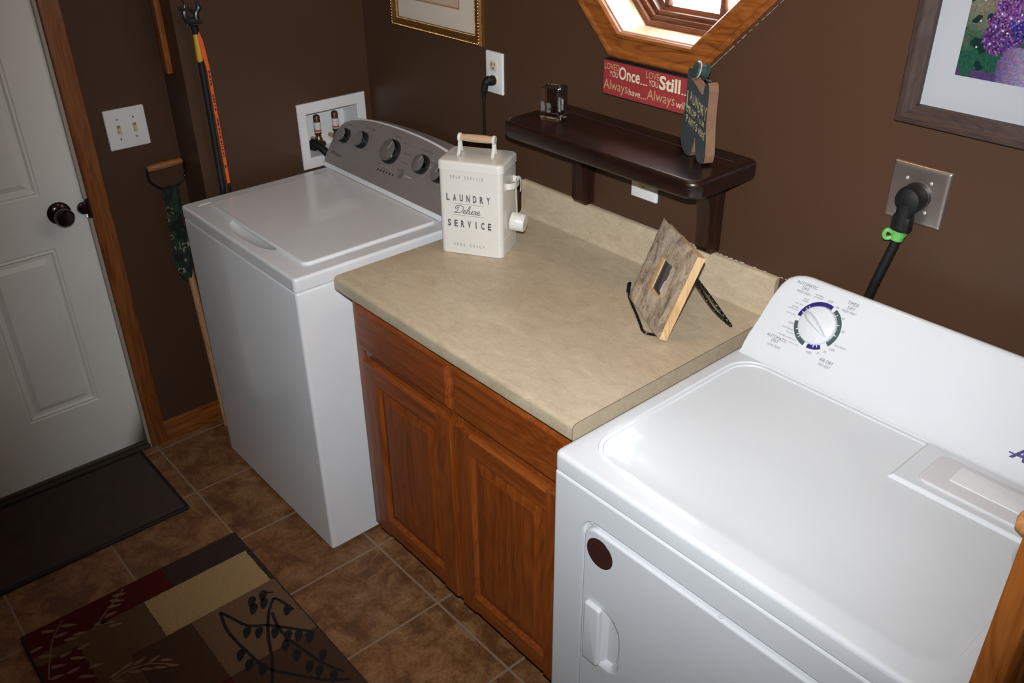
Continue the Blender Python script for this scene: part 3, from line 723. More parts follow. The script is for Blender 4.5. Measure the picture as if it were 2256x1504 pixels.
# raised lint-filter shelf and its door
bm = B()
pts0 = lambda i, z: [(2.112 + i, -.352 + i, z), (2.384 - i, -.352 + i, z), (2.384 - i, -.215, z), (2.112 + i, -.215, z)]
loft(bm, [pts0(0, DT - .0065), pts0(.002, DT - .003), pts0(.006, DT + .0002), pts0(.008, DT + .0004)]); obj('filter_surround', bm, 'white_dryer', dr, angle=25)
bm = B(); slab(bm, 2.150, 2.372, -.330, -.236, DT - .001, DT + .0045, .016, .002); lint = obj('filter_door', bm, 'lintgrey', dr)
bm = B(); slab(bm, 2.192, 2.365, -.298, -.250, DT + .004, DT + .0062, .002, .0006); obj('filter_grip', bm, 'white_plastic', lint)
# console
dd = Vector((0, .105, .1605)).normalized(); DN = Vector((0, -dd.z, dd.y)); DB = Vector((0, -.205, .9295))
def df(x, s, n=0.0): return Vector((x, 0, 0)) + DB + dd * s + DN * n
SL = .195
def dprof(x, shrink):
    """cross-section at x: low rounded at the ends (shrink 0..1)"""
    s1 = SL * shrink
    top = df(x, s1)
    pts = [Vector((x, -.213, DT - .002)), Vector((x, -.209, DT + .0012)), df(x, .004)]
    for k in range(1, 9): pts.append(df(x, .004 + (s1 - .014) * k / 8))
    for k in range(1, 6):
        a = PI / 2 * k / 5 * 1.5; pts.append(df(x, s1 - .010 + .010 * math.sin(min(a, PI / 2)), -.012 * (1 - math.cos(a)) * .8))
    lt = pts[-1]; k_ = max(0.0, min(1.0, (lt.z - .96) / .10))
    pts += [Vector((x, lt.y + .010 * k_ + .002, lt.z - .012 * k_)), Vector((x, min(lt.y + .030 * k_ + .004, -.03), lt.z - .045 * k_)), Vector((x, -.016, max(lt.z - .125 * k_, DT + .002))), Vector((x, -.016, DT - .002))]
    return pts
secs = [(x, v / SL) for x, v in ((1.6955, .030), (1.697, .048), (1.7035, .088), (1.710, .142), (1.715, .163), (1.7235, .179), (1.737, .188), (1.752, .193), (1.768, .195))]
xs_ = secs + [(2.055, 1)] + [(DL + DR_ - x, s) for x, s in secs[::-1]]
bm = B(); loft(bm, [dprof(x, s) for x, s in xs_]); obj('dryer_console', bm, 'white_dryer', dr, angle=35)
# end edge of the console behind (dark metal back)
bm = B(); box(bm, DL + .010, DL + .03, -.055, -.012, .93, 1.03, .006); obj('console_back', bm, 'black', dr)
DC = (1.8257, 0.1078)
def ring(bm, c, r0, r1, a0, a1, n, mat):
    st = 24; pa = [];
    for k in range(st + 1):
        a = math.radians(a0 + (a1 - a0) * k / st); pa.append((math.sin(a), math.cos(a)))
    v0 = [bm.verts.new(df(c[0] + r0 * s, c[1] + r0 * t_, n)) for s, t_ in pa]; v1 = [bm.verts.new(df(c[0] + r1 * s, c[1] + r1 * t_, n)) for s, t_ in pa]
    for k in range(st): bm.faces.new([v0[k], v1[k], v1[k + 1], v0[k + 1]]).material_index = mat
bm = B()
R0, R1 = .0400, .0487
for a0, a1, mt in ((-84, 17, 1), (27, 128, 2), (146, 182, 1), (192, 262, 2)): ring(bm, DC, R0, R1, a0, a1, .0006, mt)
for a in (-48, -57, -70, 40, 68, 97, 165, 155, 240, 225, 217): ring(bm, DC, R0, R0 + .0045, a - 1, a + 1, .0009, 3)
DD = lambda s, x, v, x2, h_: text(bm, s, df(1.8155 + x, v, .0006), X, dd, width=x2 - x, height=h_)
DD('AUTOMATIC', -0.0697, 0.1726, -0.0233, .0068); DD('DRY', -0.0539, 0.1641, -0.0388, .0062); DD('HIGH HEAT', -0.0622, 0.1564, -0.0307, .0050); DD('wrinkle', -0.0219, 0.1630, -0.0046, .0036); DD('prevent', -0.0221, 0.1572, -0.0036, .0040); DD('OFF', 0.0078, 0.1590, 0.0190, .0046); DD('TIMED', 0.0458, 0.1697, 0.0694, .0066); DD('DRY', 0.0505, 0.1603, 0.0660, .0062); DD('HIGH HEAT', 0.0416, 0.1528, 0.0730, .0052); DD('60', 0.0289, 0.1534, 0.0351, .0042); DD('40', 0.0488, 0.1372, 0.0554, .0042); DD('20', 0.0599, 0.1135, 0.0670, .0042); DD('cool', -0.0412, 0.1472, -0.0304, .0032); DD('down', -0.0421, 0.1425, -0.0295, .0036); DD('less dry', -0.0540, 0.1323, -0.0363, .0042); DD('energy', -0.0572, 0.1240, -0.0425, .0036); DD('preferred', -0.0638, 0.1191, -0.0410, .0040); DD('more dry', -0.0626, 0.1086, -0.0407, .0040); DD('OFF', -0.0486, 0.0902, -0.0370, .0046); DD('cool down', -0.0582, 0.0790, -0.0331, .0040); DD('less dry', -0.0450, 0.0714, -0.0265, .0042); DD('energy preferred', -0.0584, 0.0617, -0.0166, .0040); DD('AUTOMATIC', -0.0802, 0.0504, -0.0331, .0068); DD('DRY', -0.0656, 0.0429, -0.0494, .0062); DD('LOW HEAT', -0.0713, 0.0334, -0.0403, .0050); DD('more dry', -0.0295, 0.0540, -0.0079, .0040); DD('OFF', 0.0129, 0.0494, 0.0248, .0048); DD('10', 0.0345, 0.0563, 0.0391, .0044); DD('20', 0.0445, 0.0639, 0.0512, .0044); DD('OFF', 0.0526, 0.0724, 0.0652, .0048); DD('cool down', 0.0593, 0.0842, 0.0839, .0042); DD('AIR DRY', 0.0448, 0.0459, 0.0751, .0070); DD('NO HEAT', 0.0469, 0.0374, 0.0732, .0052)
obj('dial_print', bm, ['ink', 'indigo', 'dialgrey', 'white_plastic'], dr, smooth=False, label='dial ring and cycle lettering')
bm = B(); text(bm, 'Amana', df(2.2385, .0275, .0007), X, dd, width=.105, height=.024, bold=.03, shear=.25)
ribbon(bm, [df(2.2355, .0355, .0007), df(2.262, .0355, .0007)], .0022, DN)
obj('brand_badge', bm, 'indigo', dr, smooth=False, label='dark blue slanted lettering')
c = df(DC[0], DC[1], .0003); bm = B()
lathe(bm, c, DN, [(0, .0395), (.004, .0393), (.007, .0380), (.0085, .0357), (.0088, .001)], 48)
dk = obj('timer_dial', bm, 'white_dryer', dr)
dirp = Vector((.036, 0, 0)) * 1.0 + dd * -.036 ; dirp = (X * .88 - dd * .475).normalized(); sidep = dirp.cross(DN).normalized()
bm = B(); L = []
for t_, wv_, hh in ((-1, .001, .0), (-.96, .0050, .004), (-.8, .0078, .010), (-.45, .0088, .013), (0, .0078, .013), (.45, .0050, .0115), (.8, .0022, .008), (1.0, .0006, .004)):
    cc = c + DN * .008 + dirp * t_ * .0345
    L.append([cc - sidep * wv_ - DN * .001, cc - sidep * wv_ * .8 + DN * hh * .6, cc - sidep * wv_ * .35 + DN * hh, cc + sidep * wv_ * .35 + DN * hh, cc + sidep * wv_ * .8 + DN * hh * .6, cc + sidep * wv_ - DN * .001])
loft(bm, L); obj('dial_grip', bm, 'white_dryer', dk, angle=60)
# door
bm = B(); slab(bm, DX0, DX1, DZ0, DZ1, DF + .009, DF - .004, .030, .006, ax='xz', steps=4, seg=8)
dd_ = obj('dryer_door', bm, 'white_dryer', dr)
cut = B(); L = []
def scoop(i, y):   # D-shaped finger pocket
    x0_, x1_, z0_, z1_ = 1.819 + i, 1.870 - i, .492 + i, .640 - i
    return [(x0_, y, z0_), (x0_ + .028 - i, y, z0_), (x1_ - .004, y, z0_ + .012), (x1_, y, z0_ + .030), (x1_, y, z1_ - .050), (x1_ - .005, y, z1_ - .028), (x1_ - .018, y, z1_ - .010), (x0_ + .012, y, z1_), (x0_, y, z1_)]
loft(cut, [scoop(-.004, DF - .0055), scoop(-.001, DF - .0035), scoop(.004, DF - .001), scoop(.013, DF + .0082)])
bool_cut(dd_, cut)
bm = B(); slab(bm, 1.784, 1.8235, .492, .640, DF - .0035, DF - .014, .006, .004, ax='xz', steps=4)
obj('door_handle', bm, 'white_dryer', dd_)
bm = B()
lathe(bm, (1.809, DF - .0042, .769), -Y, [(0, .0315), (.0006, .0312)], 40, 0)
for i, (s, w_) in enumerate([('IMPORTANT', .034), ('CLEAN LINT SCREEN', .044), ('BEFORE OR AFTER', .046), ('EACH LOAD', .034)]):
    text(bm, s, (1.809 - w_ / 2, DF - .0049, .781 - i * .009), X, Z, width=w_, height=.0045, mat=1, bold=.02)
obj('round_sticker', bm, ['sticker', 'stickertext'], dd_, label='dark brown round paper sticker')
bm = B(); lathe(bm, (1.7800, DF + .006, .818), -Y, [(0, .0030), (.003, .0030)], 12); box(bm, 2.063, 2.070, DF - .002, DF + .004, .8155, .8185, .001)
obj('door_hinge_pin', bm, 'lintgrey', dd_)

# ================================================================== WALL SHELF
sh = empty('wall_shelf', 'dark mahogany-stained wall shelf on two curved brackets above the countertop', 'shelf', (1.26, 0.0, 1.02))
bm = B(); SX0, SX1, SY, SZ0, SZ1 = .930, 1.546, -.215, 1.216, 1.257
def shelf_loop(i, z):
    r = .035 - i * .6; pts = [(SX1 - i, -.014, z), (SX1 - i - .004, -.004, z), (SX1 - i - .014, -.0005, z), (SX0 + i, 0 - .0005, z)]
    for cx, a0 in ((SX0 + i + r, PI), (SX1 - i - r, 1.5 * PI)):
        for k in range(8): a = a0 + PI / 2 * k / 7; pts.append((cx + r * math.cos(a), SY + i + r + r * math.sin(a), z))
    return pts
L = []
for k in range(5): a = PI / 2 * (1 - k / 4); L.append(shelf_loop(.008 * (1 - math.cos(a)), SZ0 + .008 * (1 - math.sin(a))))
for k in range(6): a = PI / 2 * k / 5; L.append(shelf_loop(.011 * (1 - math.cos(a)), SZ1 - .011 * (1 - math.sin(a))))
loft(bm, L); obj('shelf_board', bm, 'mahog', sh)
bm = B(); box(bm, .955, 1.515, -.050, -.046, 1.2565, 1.2580, .0005); obj('plate_groove', bm, 'signedge', sh, label='thin dark plate groove line')
for xc in (1.043, 1.453):
    bm = B(); w2 = .019
    q = [(-.0005, 1.018), (-.0005, 1.2162)]
    q += [(-.135, 1.2162)] + [tuple(p[:2]) for p in spline([Vector((-.130, 1.209, 0)), Vector((-.092, 1.190, 0)), Vector((-.066, 1.160, 0)), Vector((-.053, 1.115, 0)), Vector((-.049, 1.050, 0)), Vector((-.046, 1.030, 0)), Vector((-.032, 1.018, 0))], 5)]
    prism(bm, [(xc - w2, y, z) for y, z in q], (2 * w2, 0, 0))
    bmesh.ops.bevel(bm, geom=[e for e in bm.edges if abs(e.verts[0].co.x - e.verts[1].co.x) < 1e-6], offset=.006, segments=3, affect='EDGES', clamp_overlap=True)
    obj('bracket', bm, 'mahog_z', sh)

# things on the shelf
cy = empty('glass_block', 'clear square crystal glass block standing on the left end of the shelf', 'glass block', (1.003, -.146, 1.2572), math.radians(18))
bm = B(); box(bm, 0, .050, 0, .050, 0, .080, .0022, 1); obj('crystal_body', bm, 'crystal', cy, world=False, smooth=False)

ang = math.atan2(-.0481, .106)
pt = empty('pants_sign', 'slate blue wooden trousers sign reading Laundry drop your pants here on the shelf', 'sign', (1.390, -.075, 1.2575), ang)
def P2(s, h, n=0.0): return Vector((s, n, h))
half = [(.0, .185), (.001, .150), (.004, .135), (.004, .100), (-.003, .060), (-.010, .030), (-.008, .016), (.004, .004), (.022, -.001), (.032, .004), (.038, .020)]
out = [(.003, .183), (.018, .186), (.0205, .183), (.0215, .164), (.072, .142), (.0765, .146), (.0785, .160), (.0825, .168), (.090, .171), (.097, .167), (.1005, .156), (.1005, .120), (.102, .085), (.108, .050), (.111, .022), (.107, .006), (.093, .000), (.078, .001), (.068, .010), (.058, .050), (.049, .012), (.039, .001), (.021, .000), (.004, .008), (-.007, .024), (-.009, .042), (-.003, .090), (.001, .130), (.000, .160), (.000, .178)]
bm = B(); prism(bm, [P2(s, h, 0) for s, h in out], (0, .022, 0), 0, 1)
obj('trouser_cutout', bm, ['slate', 'pineedge'], pt, world=False, smooth=False)
bm = B()
def ptx(s, x, h, w_, hh, rot=0, b_=.0):
    e = (X * math.cos(rot) + Z * math.sin(rot)); u = (Z * math.cos(rot) - X * math.sin(rot)); text(bm, s, P2(x, h, -.0003), e, u, width=w_, height=hh, bold=b_)
ptx('L', .007, .100, .015, .036, b_=.015)
for i, ch in enumerate('AUNDRY'): ptx(ch, .021 + i * .0135, .118 - i * .0042 - (i % 2) * .002, .0105, .022 - .0 * i + (.006 if i == 5 else 0))
for i, ch in enumerate('DROP'): ptx(ch, .010 + i * .012, .092 - i * .002, .009, .015, b_=.01)
for i, ch in enumerate('YOUR'): ptx(ch, .062 + i * .0085, .086 - (i > 0) * .003 - i * .001, .007, .014 - (i > 0) * .004)
for i, ch in enumerate('PANTS'): ptx(ch, .011 + i * .0115, .070 - i * .002, .009, .016, b_=.01)
for i, ch in enumerate('HERE'): ptx(ch, .072 + i * .0075, .060 - i * .002, .006, .014)
ptx('"', .004, .103, .004, .004); ptx('"', .100, .068, .004, .004)
obj('chalk_lettering', bm, 'chalk', pt, world=False, smooth=False, label='ochre hand-painted lettering')
bm = B(); a = P2(.010, .186, .011)
lathe(bm, P2(.060, .191, -.004), Vector((-.15, -1, .25)), [(-.016, .0165), (-.010, .0175), (-.009, .012), (.004, .012), (.005, .0175), (.0105, .0165), (.0115, .013)], 24, 0)
lathe(bm, P2(.060, .191, -.004), Vector((-.15, -1, .25)), [(.0045, .0181), (.0062, .0181)], 24, 1)
tube(bm, [P2(.016, .178, .011), P2(.034, .184, .008), P2(.060, .190, .003)], .0016, 8, 0); tube(bm, spline([P2(.060, .180, .004), P2(.070, .172, .008), P2(.084, .172, .011), P2(.088, .168, .011)], 4), .0015, 8, 0)
obj('bobbin', bm, ['spool', 'tagwhite'], pt, world=False, label='dark green bobbin button hung by wire')

# red wall sign
sg = empty('wall_sign', 'red rectangular wall sign reading Loved you once, love you still', 'sign', (1.24, 0.0, 1.32))
bm = B(); box(bm, 1.089, 1.392, -.018, -.0005, 1.316, 1.400, .001, mat=0); obj('sign_board', bm, 'signedge', sg)
bm = B(); box(bm, 1.0915, 1.3895, -.0186, -.0175, 1.3185, 1.3975, mat=0); obj('sign_face', bm, 'red', sg, smooth=False)
bm = B(); yy = -.0188
TS = lambda s, x, z, w_, h_, mat, bold=0.0: text(bm, s, (x, yy, z), X, Z, width=w_, height=h_, bold=bold, mat=mat)
TS('LOVED', 1.0945, 1.3775, .048, .0150, 0); TS('YOU', 1.112, 1.3615, .027, .0135, 1); TS('Once', 1.142, 1.3600, .066, .0300, 1, .018); TS('...', 1.210, 1.3600, .022, .0032, 1, .02)
TS('LOVE', 1.226, 1.3785, .040, .0150, 0); TS('YOU', 1.236, 1.3620, .028, .0140, 1); TS('Still', 1.267, 1.3600, .062, .0320, 1, .03); TS('...', 1.333, 1.3600, .022, .0035, 1, .02)
TS('Always', 1.094, 1.3235, .078, .0300, 0); TS('have', 1.176, 1.3290, .036, .0150, 1); TS('...', 1.214, 1.3285, .017, .0025, 1)
TS('Always', 1.233, 1.3235, .083, .0310, 0); TS('will', 1.320, 1.3290, .030, .0165, 1); TS('...', 1.354, 1.3290, .017, .0025, 1)
obj('sign_lettering', bm, ['signtan', 'signcream'], sg, smooth=False, label='cream and tan lettering')

# ================================================================== LAUNDRY TIN AND SCOOP
ta = math.radians(30.6)
tn = empty('laundry_tin', 'cream metal lidded tin lettered Laundry Deluxe Service standing on the countertop', 'tin', (.849, -.353, .914), ta)
TWd, TDp = .171, .123
bm = B(); L = []
for z, i in ((0, .002), (.0015, 0), (.048, 0), (.0485, .0008), (.0495, .0008), (.050, 0), (.180, 0), (.1805, .0008), (.1815, .0008), (.182, 0), (.232, 0)):
    L.append(rrect(i, TWd - i, i, TDp - i, .014 - i, z))
loft(bm, L); obj('tin_body', bm, 'tin', tn, world=False, angle=50)
bm = B(); L = [rrect(-.0022, TWd + .0022, -.0022, TDp + .0022, .016, .227), rrect(-.0028, TWd + .0028, -.0028, TDp + .0028, .016, .2285), rrect(-.0022, TWd + .0022, -.0022, TDp + .0022, .016, .2300), rrect(-.0022, TWd + .0022, -.0022, TDp + .0022, .016, .243)]
for k in range(1, 5): a = PI / 2 * k / 4; i = .007 * (1 - math.cos(a)); L.append(rrect(-.0022 + i, TWd + .0022 - i, -.0022 + i, TDp + .0022 - i, .016 - i * .5, .243 + .007 * math.sin(a)))
loft(bm, L); tl = obj('tin_lid', bm, 'tin', tn, world=False, angle=50)
HX0, HX1, HYc, HZ = .040, .131, .0615, .293
bm = B(); lathe(bm, (HX0 + .004, HYc, HZ), X, [(0, .0082), (.02, .0095), (.045, .010), (.07, .0095), (HX1 - HX0 - .008, .0082)], 20)
obj('wooden_grip', bm, 'gripwood', tl, world=False, label='pale wooden grip')
for hx in (HX0, HX1):
    bm = B(); lathe(bm, (hx - .004, HYc, HZ), X, [(0, .010), (.001, .0112), (.007, .0112), (.008, .010)], 20)
    for sg_ in (-1, 1):
        pts = spline([Vector((hx, HYc + sg_ * .004, HZ - .006)), Vector((hx, HYc + sg_ * .0055, HZ - .022)), Vector((hx, HYc + sg_ * .010, HZ - .034)), Vector((hx, HYc + sg_ * .016, HZ - .040)), Vector((hx, HYc + sg_ * .022, HZ - .0415))], 4)
        nL = []
        for p in pts: nL.append([p + Vector((-.0042, 0, 0)), p + Vector((.0042, 0, 0)), p + Vector((.0042, -.0016 * sg_, -.0012)), p + Vector((-.0042, -.0016 * sg_, -.0012))])
        loft(bm, nL); 
    lathe(bm, (hx, HYc - .020, HZ - .0425), Z, [(0, .0028), (.002, .0022), (.0026, .0008)], 10, 1)
    obj('handle_bracket', bm, ['tin', 'chrome'], tl, world=False)
bm = B()
TT = lambda s, x, z, w_, h_, **k: text(bm, s, (x, 0, z), X, Z, width=w_, height=h_, **k)
def spaced(s, x0_, x1_, z, h_, bold=0.0, wf=.62):
    n = len(s); step = (x1_ - x0_) / (n - 1 + wf)
    for i, ch in enumerate(s):
        if ch == ' ': continue
        wl = step * wf * (.28 if ch == 'I' else 1); text(bm, ch, (x0_ + i * step + (step * wf - wl) / 2, 0, z), X, Z, width=wl, height=h_, bold=bold, lift=.0003)
spaced('SELF SERVICE', .034, .122, .206, .0078, 0, .42); spaced('LAUNDRY', .021, .139, .146, .0190, .035, .50); spaced('SERVICE', .022, .141, .076, .0190, .035, .50); spaced('OPEN DAILY', .037, .121, .0225, .0078, 0, .42)
box(bm, .034, .124, -.0003, .0002, .1395, .1401); box(bm, .034, .124, -.0003, .0002, .1085, .1091)
sx, sz, k_ = .043, .1135, .0118      # cursive word drawn as pen strokes
def pen(pts, wd): ribbon(bm, [Vector((sx + (p.x + p.z * .0 + p.y * .32) * k_, -.0004, sz + p.y * k_)) for p in spline([Vector((a, b_, 0)) for a, b_ in pts], 5)], wd, Y)
pen([(.55, 1.62), (.45, .9), (.32, .15), (.0, .05), (-.12, .28), (.12, .3), (.6, .06), (1.2, .2), (1.62, .85), (1.5, 1.55), (.8, 1.85), (.05, 1.7), (-.25, 1.3), (-.05, 1.05), (.2, 1.2), (.15, 1.4)], .0017)
def le(x): pen([(x, .15), (x + .35, .45), (x + .5, .78), (x + .3, .88), (x + .12, .5), (x + .22, .1), (x + .5, .05), (x + .8, .3)], .0016)
le(1.75)
pen([(2.5, .3), (2.95, 1.0), (3.1, 1.7), (2.88, 1.85), (2.72, 1.2), (2.68, .3), (2.85, .02), (3.15, .25)], .0016)
pen([(3.15, .3), (3.3, .9), (3.22, .4), (3.35, .05), (3.65, .15), (3.9, .85), (3.82, .3), (3.95, .03), (4.2, .25)], .0017)
pen([(4.2, .7), (4.4, .9), (4.6, .55), (4.75, .08), (5.0, .2)], .0018); pen([(5.0, .85), (4.6, .45), (4.2, .05)], .0015)
le(4.98)
obj('tin_lettering', bm, 'inktin', tn, world=False, smooth=False, label='dark grey lettering')
# side loop on the right face (x = TWd)
bm = B()
pts = spline([Vector((TWd + .001, .030, .187)), Vector((TWd + .012, .033, .187)), Vector((TWd + .020, .045, .187)), Vector((TWd + .021, .0615, .187)), Vector((TWd + .020, .078, .187)), Vector((TWd + .012, .090, .187)), Vector((TWd + .001, .093, .187))], 5)
nL = []
for i, p in enumerate(pts):
    d = (pts[min(i + 1, len(pts) - 1)] - pts[max(i - 1, 0)]).normalized(); s_ = Vector((d.y, -d.x, 0)) * .0007
    nL.append([p - s_ - Z * .008, p + s_ - Z * .008, p + s_ + Z * .008, p - s_ + Z * .008])
loft(bm, nL); box(bm, TWd - .0002, TWd + .0012, .022, .031, .178, .196, .0005); box(bm, TWd - .0002, TWd + .0012, .092, .101, .178, .196, .0005)
obj('side_loop', bm, 'tin', tn, world=False)
sp = empty('measuring_scoop', 'small cream metal scoop hanging from the side loop of the laundry tin', 'scoop', (.849, -.353, .914), ta)
bm = B(); hk = TWd + .0235
pts = spline([Vector((hk + .004, .066, .165)), Vector((hk + .006, .066, .180)), Vector((hk + .004, .066, .1985)), Vector((hk - .003, .066, .204)), Vector((hk - .0075, .066, .198)), Vector((hk - .0075, .066, .185)), Vector((hk - .007, .066, .150)), Vector((hk - .006, .066, .105))], 5)
pts = pts
nL = []
for i, p in enumerate(pts):
    d = (pts[min(i + 1, len(pts) - 1)] - pts[max(i - 1, 0)]).normalized(); s_ = Vector((d.z, 0, -d.x)) * .0006
    nL.append([p - s_ - Y * .0045, p + s_ - Y * .0045, p + s_ + Y * .0045, p - s_ + Y * .0045])
loft(bm, nL)
obj('scoop_hook', bm, 'tin', sp, world=False)
bm = B(); lathe(bm, (hk - .020, .066, .082), Vector((1, 0, -.08)), [(0, .0238), (.0005, .0246), (.034, .0238), (.037, .0215), (.0375, .001)], 36)
obj('scoop_cup', bm, 'tin', sp, world=False, angle=50)

# ================================================================== BARK PICTURE FRAME ON EASEL
fa, lean, fw, fh = math.radians(-29.5), math.radians(20.3), .203, .205
ea = Vector((math.cos(fa), math.sin(fa), 0)); nb = Vector((-math.sin(fa), math.cos(fa), 0)); Uf = nb * math.sin(lean) + Z * math.cos(lean); Nf = ea.cross(Uf)   # Nf faces the room
Bf = Vector((1.549, -.288, .9225)) - ea * fw
fr = empty('picture_frame', 'rustic grey bark picture frame leaning back on a wire easel on the countertop', 'picture frame', Bf, fa)
def fp(s, h, n=0.0): return Bf + ea * s + Uf * h + Nf * n     # n > 0 towards the viewer
bm = B()
hs0, hs1, hh0, hh1 = .068, .136, .062, .142
rnd = random.Random(3)
G = 26
def hgt(s, h):
    d = min(s, fw - s, h, fh - h) ; e_ = min(abs(s - hs0), abs(s - hs1), 1) 
    v = noise.noise(Vector((s * 22, h * 12, 3))) * .006 + noise.noise(Vector((s * 70, h * 40, 8))) * .0025
    rim = .004 * (1 - min(1, d / .012))
    return .011 + v * .75 - rim * .9
grid = {}
def gv(i, j):
    if (i, j) not in grid:
        s = fw * i / G; h = fh * j / G
        js = noise.noise(Vector((i * .9, j * .9, 1))) * .004 if 0 < i < G and 0 < j < G else (noise.noise(Vector((j * .5, i * .5, 5))) * .005 if i in (0,) or j in (G,) else 0)
        grid[(i, j)] = bm.verts.new(fp(s + js * (1 if i != G else 0), h + js * (1 if j != 0 else 0) * .6, hgt(s, h)))
    return grid[(i, j)]
i0, i1, j0, j1 = 9, 17, 8, 18
for i in range(G):
    for j in range(G):
        if i0 <= i < i1 and j0 <= j < j1: continue
        bm.faces.new([gv(i, j), gv(i + 1, j), gv(i + 1, j + 1), gv(i, j + 1)])
obj('_bark_face', bm, 'bark', fr, angle=80).name = 'bark_face'
bm = B()
def wbox(s0, s1, h0, h1, n0, n1):
    P = [fp(s0, h0, n0), fp(s1, h0, n0), fp(s1, h1, n0), fp(s0, h1, n0)]; prism(bm, P, Nf * (n1 - n0))
a0, a1, b0, b1 = fw * i0 / G, fw * i1 / G, fh * j0 / G, fh * j1 / G
n0, n1 = -.014, .001
wbox(.006, a0 + .001, .002, fh - .008, n0, n1); wbox(a1 - .001, fw, .0, fh - .004, n0, n1 + .004); wbox(a0, a1, .0, b0, n0, n1); wbox(a0, a1, b1, fh - .006, n0, n1)
obj('wood_backing', bm, 'lightwood', fr, smooth=False, label='pale bare wood sides')
bm = B(); wbox(a0 - .001, a1 + .001, b0 - .001, b1 + .001, -.006, -.0015)
m_, nt_, b_n = new_mat('dark_photo_print'); tc_ = N(nt_, 'ShaderNodeTexCoord'); nz_ = N(nt_, 'ShaderNodeTexNoise', i_Scale=9.0, i_Detail=2.0); nt_.links.new(tc_.outputs['Object'], nz_.inputs['Vector'])
rp_ = ramp(nt_, [(0.35, (0.045, 0.042, 0.046)), (0.6, (0.075, 0.066, 0.068)), (0.8, (0.16, 0.13, 0.12))]); nt_.links.new(nz_.outputs['Fac'], rp_.inputs[0]); nt_.links.new(rp_.outputs[0], b_n.inputs['Base Color']); b_n.inputs['Roughness'].default_value = .12
M['photo'] = m_
ph = obj('photo_print', bm, 'photo', fr, smooth=False, label='dark glossy photograph')
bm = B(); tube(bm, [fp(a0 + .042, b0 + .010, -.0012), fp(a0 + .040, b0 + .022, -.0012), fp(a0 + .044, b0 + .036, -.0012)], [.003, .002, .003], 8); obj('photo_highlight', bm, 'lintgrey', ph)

es = empty('wire_easel', 'black twisted-wire easel holding the bark picture frame', 'easel', (1.46, -.20, .914), fa)
bm = B()
def twist(pts, r=.0022, pitch=.010, per=10):
    P = spline(pts, per); L_ = 0; A = []; Bv = []
    prev = P[0]
    # resample evenly
    Q = [P[0]]
    for p in P[1:]:
        seg = (p - Q[-1]).length
        while seg > .0015:
            Q.append(Q[-1] + (p - Q[-1]).normalized() * .0015); seg = (p - Q[-1]).length
    for sgn in (0, PI):
        C_ = []
        for i, p in enumerate(Q):
            d = (Q[min(i + 1, len(Q) - 1)] - Q[max(i - 1, 0)]).normalized(); u, v = frame_of(d)
            a = 2 * PI * i * .0015 / pitch + sgn; C_.append(p + (u * math.cos(a) + v * math.sin(a)) * r * .75)
        tube(bm, C_[::2], r, 6)
cz = .9175
fl_ = lambda s, o, z: Bf + ea * s - nb * o + Vector((0, 0, z - Bf.z))
twist([(1.349, -.170, .947), (1.352, -.175, .934), (1.360, -.184, .921), (1.385, -.203, cz + .0012), (1.425, -.232, cz + .0012), (1.470, -.266, cz + .0012), (1.489, -.281, cz + .0012), (1.506, -.285, cz + .0012), (1.530, -.270, cz + .0012), (1.535, -.245, cz + .0012)])
twist([(1.347, -.173, .945), (1.350, -.178, .936), (1.356, -.185, .927)])
for s in (.030, .150):
    twist([fl_(s, .002, cz + .0012), fl_(s, -.020, cz + .0012), fl_(s, -.036, cz + .020), fp(s, .03, -.020), fp(s + (.05 if s < .1 else -.03), .125, -.020)])
top = fp(.150, .150, -.024)
foot = Vector((1.610, -.121, cz))
twist([top, top.lerp(foot, .45) + ea * .004 + Z * .003, foot + ea * .002 + nb * .001]); twist([top - ea * .012, top.lerp(foot, .55) - ea * .006 - Z * .014, foot])
obj('easel_wire', bm, 'iron', es)

# ================================================================== WALL PICTURES
gp = empty('gold_framed_picture', 'cream-matted picture in an ornate gold frame on the wall above the washer', 'picture', (.402, 0, 1.35))
GX0, GX1, GZ0, GZ1 = .187, .620, 1.350, 1.90
bm = B(); L = []
for i, y in ((0, -.001), (0, -.012), (.004, -.019), (.010, -.020), (.014, -.016), (.022, -.013), (.026, -.014), (.028, -.011), (.028, -.005)):
    L.append([(GX0 + i, y, GZ0 + i), (GX1 - i, y, GZ0 + i), (GX1 - i, y, GZ1 - i), (GX0 + i, y, GZ1 - i)])
loft(bm, L, cap0=True, cap1=False); fo = obj('gold_frame', bm, 'gold', gp, angle=25)
bm = B()
def bead_line(a, b_, r, n):
    for k in range(n):
        p = Vector(a).lerp(Vector(b_), (k + .5) / n); t = bmesh.new(); bmesh.ops.create_icosphere(t, subdivisions=1, radius=r); bmesh.ops.translate(t, vec=p, verts=t.verts); join(bm, t)
i = .007
for o_, r in ((.007, .0032), (.0265, .0016)):
    n = 62 if r > .002 else 110
    bead_line((GX0 + o_, -.019 if r > .002 else -.015, GZ0 + o_), (GX1 - o_, -.019 if r > .002 else -.015, GZ0 + o_), r, n); bead_line((GX0 + o_, -.019 if r > .002 else -.015, GZ0 + o_), (GX0 + o_, -.019 if r > .002 else -.015, GZ1 - o_), r, n); bead_line((GX1 - o_, -.019 if r > .002 else -.015, GZ0 + o_), (GX1 - o_, -.019 if r > .002 else -.015, GZ1 - o_), r, n)
obj('frame_beading', bm, 'gold', fo)
bm = B(); box(bm, GX0 + .026, GX1 - .026, -.006, -.003, GZ0 + .026, GZ1 - .026); obj('mat_board', bm, 'cream', gp, smooth=False)
bm = B(); box(bm, .288, .517, -.0068, -.006, 1.434, 1.80); obj('mat_opening_line', bm, 'tanline', gp, smooth=False)
bm = B(); box(bm, .293, .512, -.0074, -.0068, 1.439, 1.795); obj('print_sheet', bm, 'peach', gp, smooth=False)

